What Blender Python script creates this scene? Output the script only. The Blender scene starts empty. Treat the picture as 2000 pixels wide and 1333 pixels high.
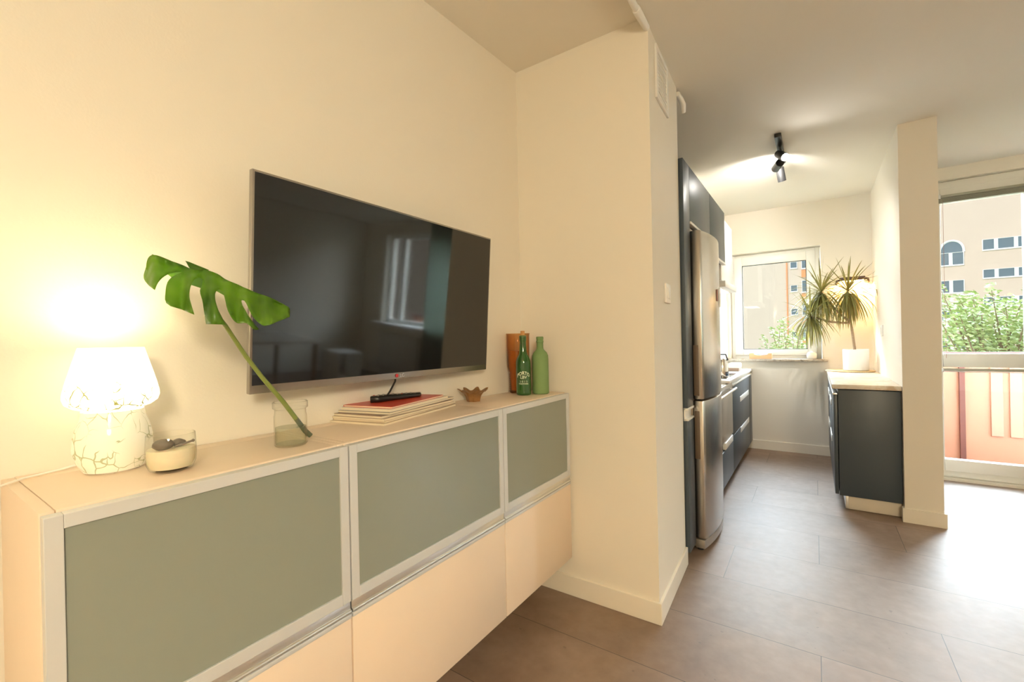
import bpy, bmesh, math, random
from mathutils import Vector, Matrix, Euler, noise
from mathutils.geometry import delaunay_2d_cdt

S = bpy.context.scene
C = S.collection
R = math.radians
PI = math.pi

# ------------------------------------------------------------------ camera
CAM_Z = 1.217
YAW, PITCH, ROLL = R(-34.31), R(-0.07), R(-1.19)
FPX = 866.5
fwd = Vector((math.sin(YAW) * math.cos(PITCH), math.cos(YAW) * math.cos(PITCH), math.sin(PITCH)))
r0 = Vector((math.cos(YAW), -math.sin(YAW), 0))
u0 = r0.cross(fwd)
rgt = r0 * math.cos(ROLL) + u0 * math.sin(ROLL)
upv = -r0 * math.sin(ROLL) + u0 * math.cos(ROLL)
cam_d = bpy.data.cameras.new('camera')
cam = bpy.data.objects.new('camera', cam_d)
C.objects.link(cam)
M = Matrix((rgt, upv, -fwd)).transposed().to_4x4()
M.translation = Vector((0, 0, CAM_Z))
cam.matrix_world = M
cam_d.sensor_width = 36
cam_d.lens = FPX / 2000 * 36
cam_d.clip_start = 0.02
cam_d.clip_end = 300
S.camera = cam

# ------------------------------------------------------------------ world, sun, exposure
S.view_settings.view_transform = 'Standard'
S.view_settings.look = 'None'
S.view_settings.gamma = 1
S.view_settings.use_curve_mapping = False
S.view_settings.exposure = 1.36
S.cycles.use_denoising = True
S.cycles.max_bounces = 12
S.cycles.diffuse_bounces = 6
S.cycles.glossy_bounces = 5
S.cycles.transmission_bounces = 10
S.cycles.transparent_max_bounces = 16
S.cycles.sample_clamp_indirect = 6
S.cycles.caustics_reflective = False
S.cycles.caustics_refractive = False

world = bpy.data.worlds.new('sky')
S.world = world
world.use_nodes = True
wn, wl = world.node_tree.nodes, world.node_tree.links
bg = wn['Background']
tc = wn.new('ShaderNodeTexCoord')
sx = wn.new('ShaderNodeSeparateXYZ')
wl.new(tc.outputs['Generated'], sx.inputs[0])
ramp = wn.new('ShaderNodeValToRGB')
ramp.color_ramp.elements[0].position = 0.0
ramp.color_ramp.elements[0].color = (0.55, 0.56, 0.52, 1)
ramp.color_ramp.elements[1].position = 0.9
ramp.color_ramp.elements[1].color = (0.62, 0.8, 1.0, 1)
e = ramp.color_ramp.elements.new(0.12)
e.color = (0.92, 0.97, 1.0, 1)
wl.new(sx.outputs['Z'], ramp.inputs[0])
wl.new(ramp.outputs[0], bg.inputs['Color'])
# the sky over the far side of the street is brighter than the one behind the flat
mr = wn.new('ShaderNodeMapRange')
mr.inputs['From Min'].default_value = 0.05
mr.inputs['From Max'].default_value = 0.6
mr.inputs['To Min'].default_value = 0.5
mr.inputs['To Max'].default_value = 21.0
wl.new(sx.outputs['Y'], mr.inputs['Value'])
wl.new(mr.outputs[0], bg.inputs['Strength'])

sun_d = bpy.data.lights.new('sun', 'SUN')
sun = bpy.data.objects.new('sun', sun_d)
C.objects.link(sun)
sun_d.energy = 0.95
sun_d.angle = R(2)
sun_d.color = (1, 0.95, 0.88)
sun.rotation_euler = Vector((0.5, 1.0, -0.75)).to_track_quat('-Z', 'Y').to_euler()
sun.location = (0, -5, 12)


def portal(x0, x1, y, z0, z1):
    d = bpy.data.lights.new('window_portal', 'AREA')
    d.shape = 'RECTANGLE'
    d.size = x1 - x0
    d.size_y = z1 - z0
    d.cycles.is_portal = True
    o = bpy.data.objects.new('window_portal', d)
    C.objects.link(o)
    o.location = ((x0 + x1) / 2, y, (z0 + z1) / 2)
    o.rotation_euler = Vector((0, -1, 0)).to_track_quat('-Z', 'Y').to_euler()


portal(-0.76, 0.06, 5.66, 0.95, 2.11)
portal(0.82, 1.45, 5.24, 0.05, 2.44)
portal(2.02, 3.75, 5.24, 0.9, 2.35)


# ------------------------------------------------------------------ helpers
def ray(px, py):
    return fwd + rgt * ((px - 1000) / FPX) - upv * ((py - 666.5) / FPX)


def at_x(px, py, x):
    d = ray(px, py)
    return Vector((0, 0, CAM_Z)) + d * (x / d.x)


def at_y(px, py, y):
    d = ray(px, py)
    return Vector((0, 0, CAM_Z)) + d * (y / d.y)


def at_z(px, py, z):
    d = ray(px, py)
    return Vector((0, 0, CAM_Z)) + d * ((z - CAM_Z) / d.z)


class MB:
    """collects shapes into one mesh"""

    def __init__(self):
        self.bm = bmesh.new()

    def box(self, x0, x1, y0, y1, z0, z1, bev=0.0, mat=None, seg=2):
        b = bmesh.new()
        vs = [b.verts.new((x, y, z)) for x in (x0, x1) for y in (y0, y1) for z in (z0, z1)]
        for f in ((0, 1, 3, 2), (4, 6, 7, 5), (0, 4, 5, 1), (2, 3, 7, 6), (0, 2, 6, 4), (1, 5, 7, 3)):
            b.faces.new([vs[i] for i in f])
        bmesh.ops.recalc_face_normals(b, faces=b.faces)
        if bev:
            bmesh.ops.bevel(b, geom=list(b.edges), offset=bev, segments=seg, affect='EDGES', profile=0.5)
        self._add(b, mat)
        return self

    def _add(self, b, mat=None):
        if mat is not None:
            b.transform(mat)
        me = bpy.data.meshes.new('t')
        b.to_mesh(me)
        b.free()
        self.bm.from_mesh(me)
        bpy.data.meshes.remove(me)

    def prism(self, poly, z0, z1, bev=0.0, mat=None):
        b = bmesh.new()
        lo = [b.verts.new((p[0], p[1], z0)) for p in poly]
        hi = [b.verts.new((p[0], p[1], z1)) for p in poly]
        n = len(poly)
        b.faces.new(lo[::-1])
        b.faces.new(hi)
        for i in range(n):
            b.faces.new((lo[i], lo[(i + 1) % n], hi[(i + 1) % n], hi[i]))
        bmesh.ops.recalc_face_normals(b, faces=b.faces)
        if bev:
            bmesh.ops.bevel(b, geom=list(b.edges), offset=bev, segments=2, affect='EDGES', profile=0.5)
        self._add(b, mat)
        return self

    def lathe(self, prof, c=(0, 0, 0), seg=40, mat=None, closed=False):
        b = bmesh.new()
        rings = []
        for r, z in prof:
            if r < 1e-6:
                rings.append([b.verts.new((c[0], c[1], c[2] + z))])
            else:
                rings.append([b.verts.new((c[0] + r * math.cos(2 * PI * i / seg), c[1] + r * math.sin(2 * PI * i / seg), c[2] + z)) for i in range(seg)])
        prs = list(zip(rings[:-1], rings[1:]))
        if closed:
            prs.append((rings[-1], rings[0]))
        for A, D in prs:
            for i in range(seg):
                j = (i + 1) % seg
                if len(A) == 1 and len(D) == 1:
                    continue
                if len(A) == 1:
                    b.faces.new((A[0], D[j], D[i]))
                elif len(D) == 1:
                    b.faces.new((A[i], A[j], D[0]))
                else:
                    b.faces.new((A[i], A[j], D[j], D[i]))
        bmesh.ops.recalc_face_normals(b, faces=b.faces)
        self._add(b, mat)
        return self

    def tube(self, pts, rad, seg=10, cap=True, mat=None):
        b = bmesh.new()
        pts = [Vector(p) for p in pts]
        n = len(pts)
        if not hasattr(rad, '__len__'):
            rad = [rad] * n
        ref = None
        rings = []
        for i, p in enumerate(pts):
            t = (pts[min(i + 1, n - 1)] - pts[max(i - 1, 0)]).normalized()
            if ref is None:
                ref = t.cross(Vector((0, 0, 1)) if abs(t.z) < 0.9 else Vector((1, 0, 0))).normalized()
            ref = (ref - t * ref.dot(t)).normalized()
            w = t.cross(ref)
            rings.append([b.verts.new(p + (ref * math.cos(2 * PI * k / seg) + w * math.sin(2 * PI * k / seg)) * rad[i]) for k in range(seg)])
        for A, D in zip(rings[:-1], rings[1:]):
            for k in range(seg):
                b.faces.new((A[k], A[(k + 1) % seg], D[(k + 1) % seg], D[k]))
        if cap:
            b.faces.new(rings[0][::-1])
            b.faces.new(rings[-1])
        bmesh.ops.recalc_face_normals(b, faces=b.faces)
        self._add(b, mat)
        return self

    def blob(self, c, r, sub=2, amp=0.0, seed=0, scale=(1, 1, 1), mat=None):
        b = bmesh.new()
        bmesh.ops.create_icosphere(b, subdivisions=sub, radius=1)
        for v in b.verts:
            k = 1 + amp * noise.noise(v.co * 1.7 + Vector((seed, seed * 2.3, 1)))
            v.co = Vector((v.co.x * scale[0], v.co.y * scale[1], v.co.z * scale[2])) * r * k + Vector(c)
        self._add(b, mat)
        return self

    def face(self, pts):
        vs = [self.bm.verts.new(p) for p in pts]
        self.bm.faces.new(vs)
        return self

    def build(self, name, mat, parent=None, world=False, smooth=True, ang=35):
        if world and parent is not None:
            bmesh.ops.translate(self.bm, verts=self.bm.verts, vec=-parent.location)
        me = bpy.data.meshes.new(name)
        self.bm.to_mesh(me)
        self.bm.free()
        me.materials.append(mat)
        if smooth:
            for p in me.polygons:
                p.use_smooth = True
            try:
                me.set_sharp_from_angle(angle=R(ang))
            except Exception:
                pass
        o = bpy.data.objects.new(name, me)
        C.objects.link(o)
        if parent is not None:
            o.parent = parent
        return o


def tag(o, label=None, cat=None, group=None, kind=None):
    if label:
        o['label'] = label
    if cat:
        o['category'] = cat
    if group:
        o['group'] = group
    if kind:
        o['kind'] = kind
    return o


def thing(name, label, cat, loc=(0, 0, 0), rz=0.0, group=None, kind=None):
    o = bpy.data.objects.new(name, None)
    C.objects.link(o)
    o.location = loc
    o.rotation_euler = (0, 0, rz)
    o.empty_display_size = 0.05
    return tag(o, label, cat, group, kind)


def struct(name, mb, mat, parent=None, label=None, world=True, smooth=False):
    o = mb.build(name, mat, parent, world=world, smooth=smooth)
    if parent is None:
        tag(o, label, None, None, 'structure')
    return o


# ------------------------------------------------------------------ materials
def pmat(name, col, rough=0.5, metal=0.0, bump=0.0, bscale=200.0, vary=0.0, vscale=6.0, spec=0.5, coat=0.0, **kw):
    m = bpy.data.materials.new(name)
    m.use_nodes = True
    nt = m.node_tree
    p = nt.nodes['Principled BSDF']
    p.inputs['Base Color'].default_value = (*col, 1)
    p.inputs['Roughness'].default_value = rough
    p.inputs['Metallic'].default_value = metal
    p.inputs['Specular IOR Level'].default_value = spec
    p.inputs['Coat Weight'].default_value = coat
    for k, v in kw.items():
        p.inputs[k].default_value = v
    t = nt.nodes.new('ShaderNodeTexCoord')
    if vary:
        n = nt.nodes.new('ShaderNodeTexNoise')
        n.inputs['Scale'].default_value = vscale
        n.inputs['Detail'].default_value = 5
        nt.links.new(t.outputs['Object'], n.inputs['Vector'])
        mx = nt.nodes.new('ShaderNodeMix')
        mx.data_type = 'RGBA'
        mx.inputs[6].default_value = (*[c * (1 - vary) for c in col], 1)
        mx.inputs[7].default_value = (*[min(1, c * (1 + vary)) for c in col], 1)
        nt.links.new(n.outputs['Fac'], mx.inputs[0])
        nt.links.new(mx.outputs[2], p.inputs['Base Color'])
    if bump:
        n2 = nt.nodes.new('ShaderNodeTexNoise')
        n2.inputs['Scale'].default_value = bscale
        n2.inputs['Detail'].default_value = 3
        nt.links.new(t.outputs['Object'], n2.inputs['Vector'])
        b = nt.nodes.new('ShaderNodeBump')
        b.inputs['Strength'].default_value = bump
        b.inputs['Distance'].default_value = 0.002
        nt.links.new(n2.outputs['Fac'], b.inputs['Height'])
        nt.links.new(b.outputs['Normal'], p.inputs['Normal'])
    return m


def schlick(nt, f0=0.04):
    """reflection share of a thin pane, the same from both sides"""
    lw = nt.nodes.new('ShaderNodeLayerWeight')
    lw.inputs['Blend'].default_value = 0.5
    pw = nt.nodes.new('ShaderNodeMath')
    pw.operation = 'POWER'
    pw.inputs[1].default_value = 5.0
    nt.links.new(lw.outputs['Facing'], pw.inputs[0])
    ma = nt.nodes.new('ShaderNodeMath')
    ma.operation = 'MULTIPLY_ADD'
    ma.inputs[1].default_value = 1 - f0
    ma.inputs[2].default_value = f0
    nt.links.new(pw.outputs[0], ma.inputs[0])
    return ma.outputs[0]


def glass_pane(name, tint=(0.97, 0.99, 0.98), refl=1.0):
    m = bpy.data.materials.new(name)
    m.use_nodes = True
    nt = m.node_tree
    nt.nodes.clear()
    out = nt.nodes.new('ShaderNodeOutputMaterial')
    mx = nt.nodes.new('ShaderNodeMixShader')
    tr = nt.nodes.new('ShaderNodeBsdfTransparent')
    tr.inputs[0].default_value = (*tint, 1)
    gl = nt.nodes.new('ShaderNodeBsdfGlossy')
    gl.inputs['Roughness'].default_value = 0.0
    mu = nt.nodes.new('ShaderNodeMath')
    mu.operation = 'MULTIPLY'
    mu.inputs[1].default_value = refl
    nt.links.new(schlick(nt), mu.inputs[0])
    nt.links.new(mu.outputs[0], mx.inputs[0])
    nt.links.new(tr.outputs[0], mx.inputs[1])
    nt.links.new(gl.outputs[0], mx.inputs[2])
    nt.links.new(mx.outputs[0], out.inputs[0])
    return m


def thin_glass(name, tint, edge, rough=0.0, power=2.0):
    """blown glass: tinted where looked through, deeper at the rims, with a clear gloss"""
    m = bpy.data.materials.new(name)
    m.use_nodes = True
    nt = m.node_tree
    nt.nodes.clear()
    L = nt.links
    out = nt.nodes.new('ShaderNodeOutputMaterial')
    mx = nt.nodes.new('ShaderNodeMixShader')
    tr = nt.nodes.new('ShaderNodeBsdfTransparent')
    gl = nt.nodes.new('ShaderNodeBsdfGlossy')
    gl.inputs['Roughness'].default_value = rough
    lw = nt.nodes.new('ShaderNodeLayerWeight')
    lw.inputs['Blend'].default_value = 0.35
    pw = nt.nodes.new('ShaderNodeMath')
    pw.operation = 'POWER'
    pw.inputs[1].default_value = power
    L.new(lw.outputs['Facing'], pw.inputs[0])
    cm = nt.nodes.new('ShaderNodeMix')
    cm.data_type = 'RGBA'
    L.new(pw.outputs[0], cm.inputs[0])
    cm.inputs[6].default_value = (*tint, 1)
    cm.inputs[7].default_value = (*edge, 1)
    L.new(cm.outputs[2], tr.inputs[0])
    L.new(schlick(nt), mx.inputs[0])
    L.new(tr.outputs[0], mx.inputs[1])
    L.new(gl.outputs[0], mx.inputs[2])
    L.new(mx.outputs[0], out.inputs[0])
    return m


def emit(name, col, s):
    m = pmat(name, col, 0.5)
    p = m.node_tree.nodes['Principled BSDF']
    p.inputs['Emission Color'].default_value = (*col, 1)
    p.inputs['Emission Strength'].default_value = s
    return m


def real_glass(name, col=(1, 1, 1), rough=0.0, ior=1.45):
    return pmat(name, col, rough, **{'Transmission Weight': 1.0, 'IOR': ior})


def floor_mat():
    m = bpy.data.materials.new('stone_look_floor')
    m.use_nodes = True
    nt = m.node_tree
    L = nt.links
    p = nt.nodes['Principled BSDF']
    t = nt.nodes.new('ShaderNodeTexCoord')
    s = nt.nodes.new('ShaderNodeSeparateXYZ')
    L.new(t.outputs['Object'], s.inputs[0])

    def mth(op, a, b=None, c=None):
        n = nt.nodes.new('ShaderNodeMath')
        n.operation = op
        for i, v in enumerate((a, b, c)):
            if v is None:
                continue
            if isinstance(v, (int, float)):
                n.inputs[i].default_value = v
            else:
                L.new(v, n.inputs[i])
        return n.outputs[0]
    v = mth('DIVIDE', mth('SUBTRACT', s.outputs['Y'], 1.621), 0.405)
    row = mth('FLOOR', v)
    fv = mth('SUBTRACT', v, row)
    u = mth('DIVIDE', mth('SUBTRACT', s.outputs['X'], mth('MULTIPLY', row, 0.4)), 1.2)
    cu = mth('FLOOR', u)
    fu = mth('SUBTRACT', u, cu)
    dv = mth('MULTIPLY', mth('MINIMUM', fv, mth('SUBTRACT', 1.0, fv)), 0.405)
    du = mth('MULTIPLY', mth('MINIMUM', fu, mth('SUBTRACT', 1.0, fu)), 1.2)
    d = mth('MINIMUM', dv, du)
    joint = mth('LESS_THAN', d, 0.0013)
    cmb = nt.nodes.new('ShaderNodeCombineXYZ')
    L.new(row, cmb.inputs[0])
    L.new(cu, cmb.inputs[1])
    wn_ = nt.nodes.new('ShaderNodeTexWhiteNoise')
    L.new(cmb.outputs[0], wn_.inputs['Vector'])
    # cloudy stone print, shifted per plank
    add = nt.nodes.new('ShaderNodeVectorMath')
    add.operation = 'MULTIPLY_ADD'
    L.new(wn_.outputs['Color'], add.inputs[0])
    add.inputs[1].default_value = (7, 7, 7)
    L.new(t.outputs['Object'], add.inputs[2])
    n1 = nt.nodes.new('ShaderNodeTexNoise')
    n1.inputs['Scale'].default_value = 3.0
    n1.inputs['Detail'].default_value = 8
    n1.inputs['Roughness'].default_value = 0.62
    L.new(add.outputs[0], n1.inputs['Vector'])
    n2 = nt.nodes.new('ShaderNodeTexNoise')
    n2.inputs['Scale'].default_value = 22
    n2.inputs['Detail'].default_value = 6
    L.new(add.outputs[0], n2.inputs['Vector'])
    f = mth('ADD', mth('MULTIPLY', n1.outputs['Fac'], 0.7), mth('MULTIPLY', n2.outputs['Fac'], 0.3))
    f = mth('ADD', f, mth('MULTIPLY', mth('SUBTRACT', wn_.outputs['Value'], 0.5), 0.10))
    cr = nt.nodes.new('ShaderNodeValToRGB')
    cr.color_ramp.elements[0].position = 0.32
    cr.color_ramp.elements[0].color = (*FLOOR_A, 1)
    cr.color_ramp.elements[1].position = 0.68
    cr.color_ramp.elements[1].color = (*FLOOR_B, 1)
    L.new(f, cr.inputs[0])
    # scattered small scuffs
    vo = nt.nodes.new('ShaderNodeTexNoise')
    vo.inputs['Scale'].default_value = 34
    vo.inputs['Detail'].default_value = 1
    L.new(t.outputs['Object'], vo.inputs['Vector'])
    scf = mth('MULTIPLY', mth('GREATER_THAN', vo.outputs['Fac'], 0.765), 0.35)
    mx0 = nt.nodes.new('ShaderNodeMix')
    mx0.data_type = 'RGBA'
    L.new(scf, mx0.inputs[0])
    L.new(cr.outputs[0], mx0.inputs[6])
    mx0.inputs[7].default_value = (0.07, 0.05, 0.04, 1)
    mx = nt.nodes.new('ShaderNodeMix')
    mx.data_type = 'RGBA'
    L.new(joint, mx.inputs[0])
    L.new(mx0.outputs[2], mx.inputs[6])
    mx.inputs[7].default_value = (0.05, 0.035, 0.028, 1)
    L.new(mx.outputs[2], p.inputs['Base Color'])
    rr = mth('ADD', 0.46, mth('MULTIPLY', n1.outputs['Fac'], 0.14))
    L.new(rr, p.inputs['Roughness'])
    p.inputs['Specular IOR Level'].default_value = 0.95
    h = mth('ADD', mth('MULTIPLY', n2.outputs['Fac'], 0.15), mth('MULTIPLY', joint, -1.0))
    b = nt.nodes.new('ShaderNodeBump')
    b.inputs['Strength'].default_value = 0.35
    b.inputs['Distance'].default_value = 0.002
    L.new(h, b.inputs['Height'])
    L.new(b.outputs[0], p.inputs['Normal'])
    return m


def marble_mat(name, c1, c2, c3, scale=5.0):
    m = pmat(name, c1, 0.3)
    nt = m.node_tree
    p = nt.nodes['Principled BSDF']
    t = nt.nodes.new('ShaderNodeTexCoord')
    n = nt.nodes.new('ShaderNodeTexNoise')
    n.inputs['Scale'].default_value = scale
    n.inputs['Detail'].default_value = 9
    n.inputs['Distortion'].default_value = 2.2
    nt.links.new(t.outputs['Object'], n.inputs['Vector'])
    cr = nt.nodes.new('ShaderNodeValToRGB')
    e_ = cr.color_ramp.elements
    e_[0].position, e_[0].color = 0.36, (*c2, 1)
    e_[1].position, e_[1].color = 0.62, (*c1, 1)
    x = e_.new(0.48)
    x.color = (*c1, 1)
    x = e_.new(0.53)
    x.color = (*c3, 1)
    nt.links.new(n.outputs['Fac'], cr.inputs[0])
    nt.links.new(cr.outputs[0], p.inputs['Base Color'])
    return m


FLOOR_A, FLOOR_B = (0.185, 0.122, 0.085), (0.31, 0.22, 0.165)
PAINT = (0.81, 0.77, 0.685)
m_wall = pmat('wall_paint', PAINT, 0.75, bump=0.12, bscale=160, vary=0.012, vscale=2.5, spec=0.25)
m_ceil = pmat('ceiling_paint', (0.80, 0.765, 0.69), 0.85, bump=0.08, bscale=120, spec=0.2)
m_skirt = pmat('skirting_paint', (0.83, 0.79, 0.70), 0.42)
m_floor = floor_mat()
m_cream = pmat('cream_laminate', (0.80, 0.67, 0.54), 0.42, vary=0.03, vscale=9)
m_alu = pmat('brushed_aluminium', (0.66, 0.685, 0.71), 0.45, 0.25)
m_aluhi = pmat('polished_aluminium', (0.82, 0.82, 0.80), 0.28, 0.9)
m_frost = pmat('frosted_glass_door', (0.255, 0.285, 0.255), 0.12, spec=0.6, vary=0.02, vscale=3)
m_dark = pmat('dark_gap', (0.03, 0.025, 0.02), 0.8)
m_navy = pmat('navy_cabinet_front', (0.056, 0.076, 0.098), 0.38, spec=0.5)
m_white = pmat('white_plastic', (0.85, 0.84, 0.80), 0.35)
m_pvc = pmat('white_window_frame', (0.84, 0.84, 0.80), 0.35)
m_black = pmat('black_plastic', (0.012, 0.012, 0.012), 0.35)
m_steel = pmat('stainless_steel', (0.56, 0.52, 0.47), 0.26, 1.0, bump=0.04, bscale=400)
m_pane = glass_pane('window_glass')


# ------------------------------------------------------------------ the room shell
H, HA = 2.55, 2.58


def wl_x(y):           # the television wall is a degree or two out of square
    return -1.235 + (y - 1.895) * 0.0487


struct('floor', MB().box(-1.9, 4.5, -2.8, 5.6, -0.12, 0.0), m_floor, label='grey brown stone look plank floor')
mb = MB()
mb.box(-0.57, 4.5, -2.8, 1.895, H, H + 0.2)
mb.box(-1.9, 4.5, 1.895, 5.7, H, H + 0.2)
mb.box(-1.9, -0.57, -2.8, 1.895, HA, HA + 0.17)
struct('ceiling', mb, m_ceil, label='plain painted ceiling of both rooms')
struct('wall_left', MB().prism([(wl_x(-2.6), -2.6), (wl_x(1.895), 1.895), (-1.75, 1.895), (-1.75, -2.6)], 0, HA), m_wall,
       label='cream wall behind the television')
struct('wall_corner', MB().prism([(-1.75, 1.895), (-0.563, 1.895), (-0.590, 2.475), (-1.75, 2.475)], 0, H), m_wall,
       label='cream projecting wall block at the right end of the sideboard')
mb = MB()
mb.box(-1.75, -1.22, 2.475, 3.83, 0, H)
mb.box(-1.75, -0.80, 3.83, 5.415, 0, H)
struct('wall_kitchen_left', mb, m_wall, label='kitchen wall behind the cabinets')


def wall_open(y0, y1, x0, x1, z1, holes):
    mb = MB()
    xs = x0
    for (a, b_, c, d) in sorted(holes):
        mb.box(xs, a, y0, y1, 0, z1)
        if c > 0:
            mb.box(a, b_, y0, y1, 0, c)
        mb.box(a, b_, y0, y1, d, z1)
        xs = b_
    mb.box(xs, x1, y0, y1, 0, z1)
    return mb


struct('wall_kitchen_back', wall_open(5.415, 5.64, -1.75, 0.46, H, [(-0.765, 0.06, 0.95, 2.11)]), m_wall,
       label='pale kitchen end wall around the window')
struct('wall_partition', MB().box(0.46, 0.645, 3.76, 5.64, 0, H), m_wall, label='partition ending in a narrow pillar face beside the navy cabinet')
struct('wall_facade', wall_open(4.98, 5.22, 0.645, 4.5, H, [(0.80, 1.46, 0.02, 2.45), (2.02, 3.75, 0.88, 2.36)]), m_wall,
       label='outer wall around the balcony door')
struct('wall_right', MB().box(4.3, 4.5, -2.6, 4.98, 0, H), m_wall)
struct('wall_back', MB().box(-1.9, 4.5, -2.8, -2.6, 0, H), m_wall)


def skirt(name, a, b, n, h=0.092, t=0.012):
    """a skirting board from a to b, n points into the room"""
    a, b, n = Vector(a), Vector(b), Vector(n).normalized()
    mb = MB()
    mb.prism([a, b, b + n * t, a + n * t], 0.0, h, 0.0015)
    return struct(name, mb, m_skirt, world=True, smooth=False)


skirt('baseboard_corner', (-1.2, 1.895), (-0.551, 1.895), (0, -1))
skirt('baseboard_strip', (-0.563, 1.895), (-0.590, 2.475), (1, 0.045))
skirt('baseboard_kitchen', (-0.79, 5.415), (0.45, 5.415), (0, -1), 0.095)
skirt('baseboard_pillar', (0.448, 3.76), (0.657, 3.76), (0, -1), 0.09)
skirt('baseboard_partition', (0.645, 3.762), (0.645, 4.975), (1, 0), 0.09)
skirt('baseboard_partition_left', (0.46, 3.762), (0.46, 3.79), (-1, 0), 0.09)
skirt('baseboard_facade', (1.46, 4.98), (4.29, 4.98), (0, -1), 0.09)
skirt('baseboard_left', (wl_x(-2.5), -2.5), (wl_x(1.88), 1.88), (1, -0.04), 0.09)

# heating pipe along the ceiling edge
mb = MB()
mb.tube([(-0.572, -2.5, 2.532), (-0.568, 1.76, 2.532)], 0.0125, 14)
mb.tube([(-0.568, 1.76, 2.532), (-0.568, 1.80, 2.532), (-0.568, 1.88, 2.532), (-0.568, 1.893, 2.532)], [0.016, 0.016, 0.014, 0.014], 14)
o = mb.build('ceiling_pipe', m_white)
tag(o, 'thin white pipe running along the ceiling above the cream wall corner', 'pipe')
mb = MB()
mb.tube([(-0.586, 2.478, 2.52), (-0.582, 2.53, 2.515), (-0.58, 2.57, 2.50), (-0.585, 2.60, 2.47)], [0.013, 0.014, 0.016, 0.013], 12)
o = mb.build('pipe_elbow', m_white)
tag(o, 'short white pipe elbow poking out above the tall navy cabinet', 'pipe')

# ------------------------------------------------------------------ kitchen window
w = thing('window_1', 'white framed kitchen window over the stone sill', None, (-0.35, 5.5, 0.95), kind='structure')


def frame(mb, x0, x1, z0, z1, y0, y1, wl_, wr, wb, wt, bev=0.004):
    mb.box(x0, x0 + wl_, y0, y1, z0, z1, bev)
    mb.box(x1 - wr, x1, y0, y1, z0, z1, bev)
    mb.box(x0 + wl_, x1 - wr, y0, y1, z0, z0 + wb, bev)
    mb.box(x0 + wl_, x1 - wr, y0, y1, z1 - wt, z1, bev)
    return mb


frame(MB(), -0.763, 0.058, 0.952, 2.108, 5.50, 5.57, 0.035, 0.045, 0.055, 0.035).build('window_frame', m_pvc, w, True)
frame(MB(), -0.732, 0.016, 1.004, 2.074, 5.478, 5.54, 0.082, 0.078, 0.062, 0.092).build('window_sash', m_pvc, w, True)
frame(MB(), -0.650, -0.062, 1.066, 1.982, 5.476, 5.50, 0.004, 0.004, 0.004, 0.004, 0).build('window_seal', m_dark, w, True)
MB().box(-0.650, -0.062, 5.515, 5.519, 1.066, 1.982).build('window_pane', m_pane, w, True, smooth=False)

m_stone = marble_mat('stone_sill', (0.50, 0.44, 0.36), (0.22, 0.18, 0.14), (0.33, 0.27, 0.21), 9)
mb = MB()
mb.box(-0.79, 0.105, 5.34, 5.50, 0.942, 0.968, 0.004)
o = mb.build('window_sill', m_stone)
tag(o, 'mottled brown stone sill under the kitchen window', 'window sill')

# ------------------------------------------------------------------ balcony door
w = thing('door_1', 'white glazed balcony door', None, (1.13, 5.0, 0), kind='structure')
frame(MB(), 0.803, 1.457, 0.022, 2.447, 5.03, 5.10, 0.03, 0.03, 0.06, 0.075).build('door_frame', m_pvc, w, True)
mb = frame(MB(), 0.838, 1.42, 0.075, 2.385, 5.005, 5.07, 0.030, 0.085, 0.095, 0.115)
mb.box(0.87, 1.34, 5.005, 5.07, 0.925, 1.035, 0.004)
mb.build('door_sash', m_pvc, w, True)
MB().box(0.868, 1.335, 5.036, 5.040, 0.17, 0.925).build('lower_pane', m_pane, w, True, smooth=False)
MB().box(0.868, 1.335, 5.036, 5.040, 1.035, 2.27).build('upper_pane', m_pane, w, True, smooth=False)
MB().box(1.36, 1.385, 4.965, 5.005, 1.0, 1.13, 0.006).build('door_handle', m_alu, w, True)

m_blind = pmat('grey_blind', (0.36, 0.36, 0.29), 0.5)


def blind(z0, z1, label, cords):
    b = thing('folded_blind', label, 'blind', (1.1, 4.985, z1))
    MB().box(0.845, 1.42, 4.965, 5.003, z1 - 0.02, z1, 0.003).build('headrail', m_blind, b, True)
    mb = MB()
    k = 0
    z = z1 - 0.024
    while z > z0:
        mb.box(0.848, 1.417, 4.970, 4.999, z - 0.0035, z, 0.0)
        z -= 0.0065
    mb.build('slats', m_blind, b, True, smooth=False)
    mb = MB()
    mb.box(0.850, 0.866, 4.958, 4.966, z1 - 0.028, z1 + 0.006, 0.002)
    mb.build('bracket', m_alu, b, True)
    if cords:
        for i, (xx, zz) in enumerate(((0.853, 1.05), (0.878, 1.0))):
            MB().tube([(xx, 4.972, z1 - 0.03), (xx + 0.001, 4.974, 1.7), (xx + 0.004, 4.972, zz)], 0.0013, 6).build('cord', m_red if i else m_white, b, True)
    return b


m_red = pmat('cord_reddish', (0.45, 0.22, 0.16), 0.7)
blind(2.268, 2.325, 'grey venetian blind pulled up at the top of the balcony door', True)
blind(0.885, 0.915, 'thin folded grey blind at the middle rail of the balcony door', False)

# living room window seen only in the television
w = thing('window_2', 'white window of the far living room wall', None, (3.2, 5.1, 0.88), kind='structure')
mb = frame(MB(), 2.022, 3.748, 0.885, 2.358, 5.08, 5.15, 0.06, 0.06, 0.06, 0.06)
mb.box(3.38, 3.45, 5.07, 5.15, 0.94, 2.30, 0.004)
mb.box(2.68, 2.76, 5.07, 5.15, 0.94, 2.30, 0.004)
mb.build('window_frame', m_pvc, w, True)
MB().box(2.08, 3.69, 5.11, 5.114, 0.945, 2.30).build('window_pane', m_pane, w, True, smooth=False)
MB().box(2.62, 3.84, 4.80, 5.07, 0.858, 0.884, 0.004).build('window_ledge', m_pvc, w, True)


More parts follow.
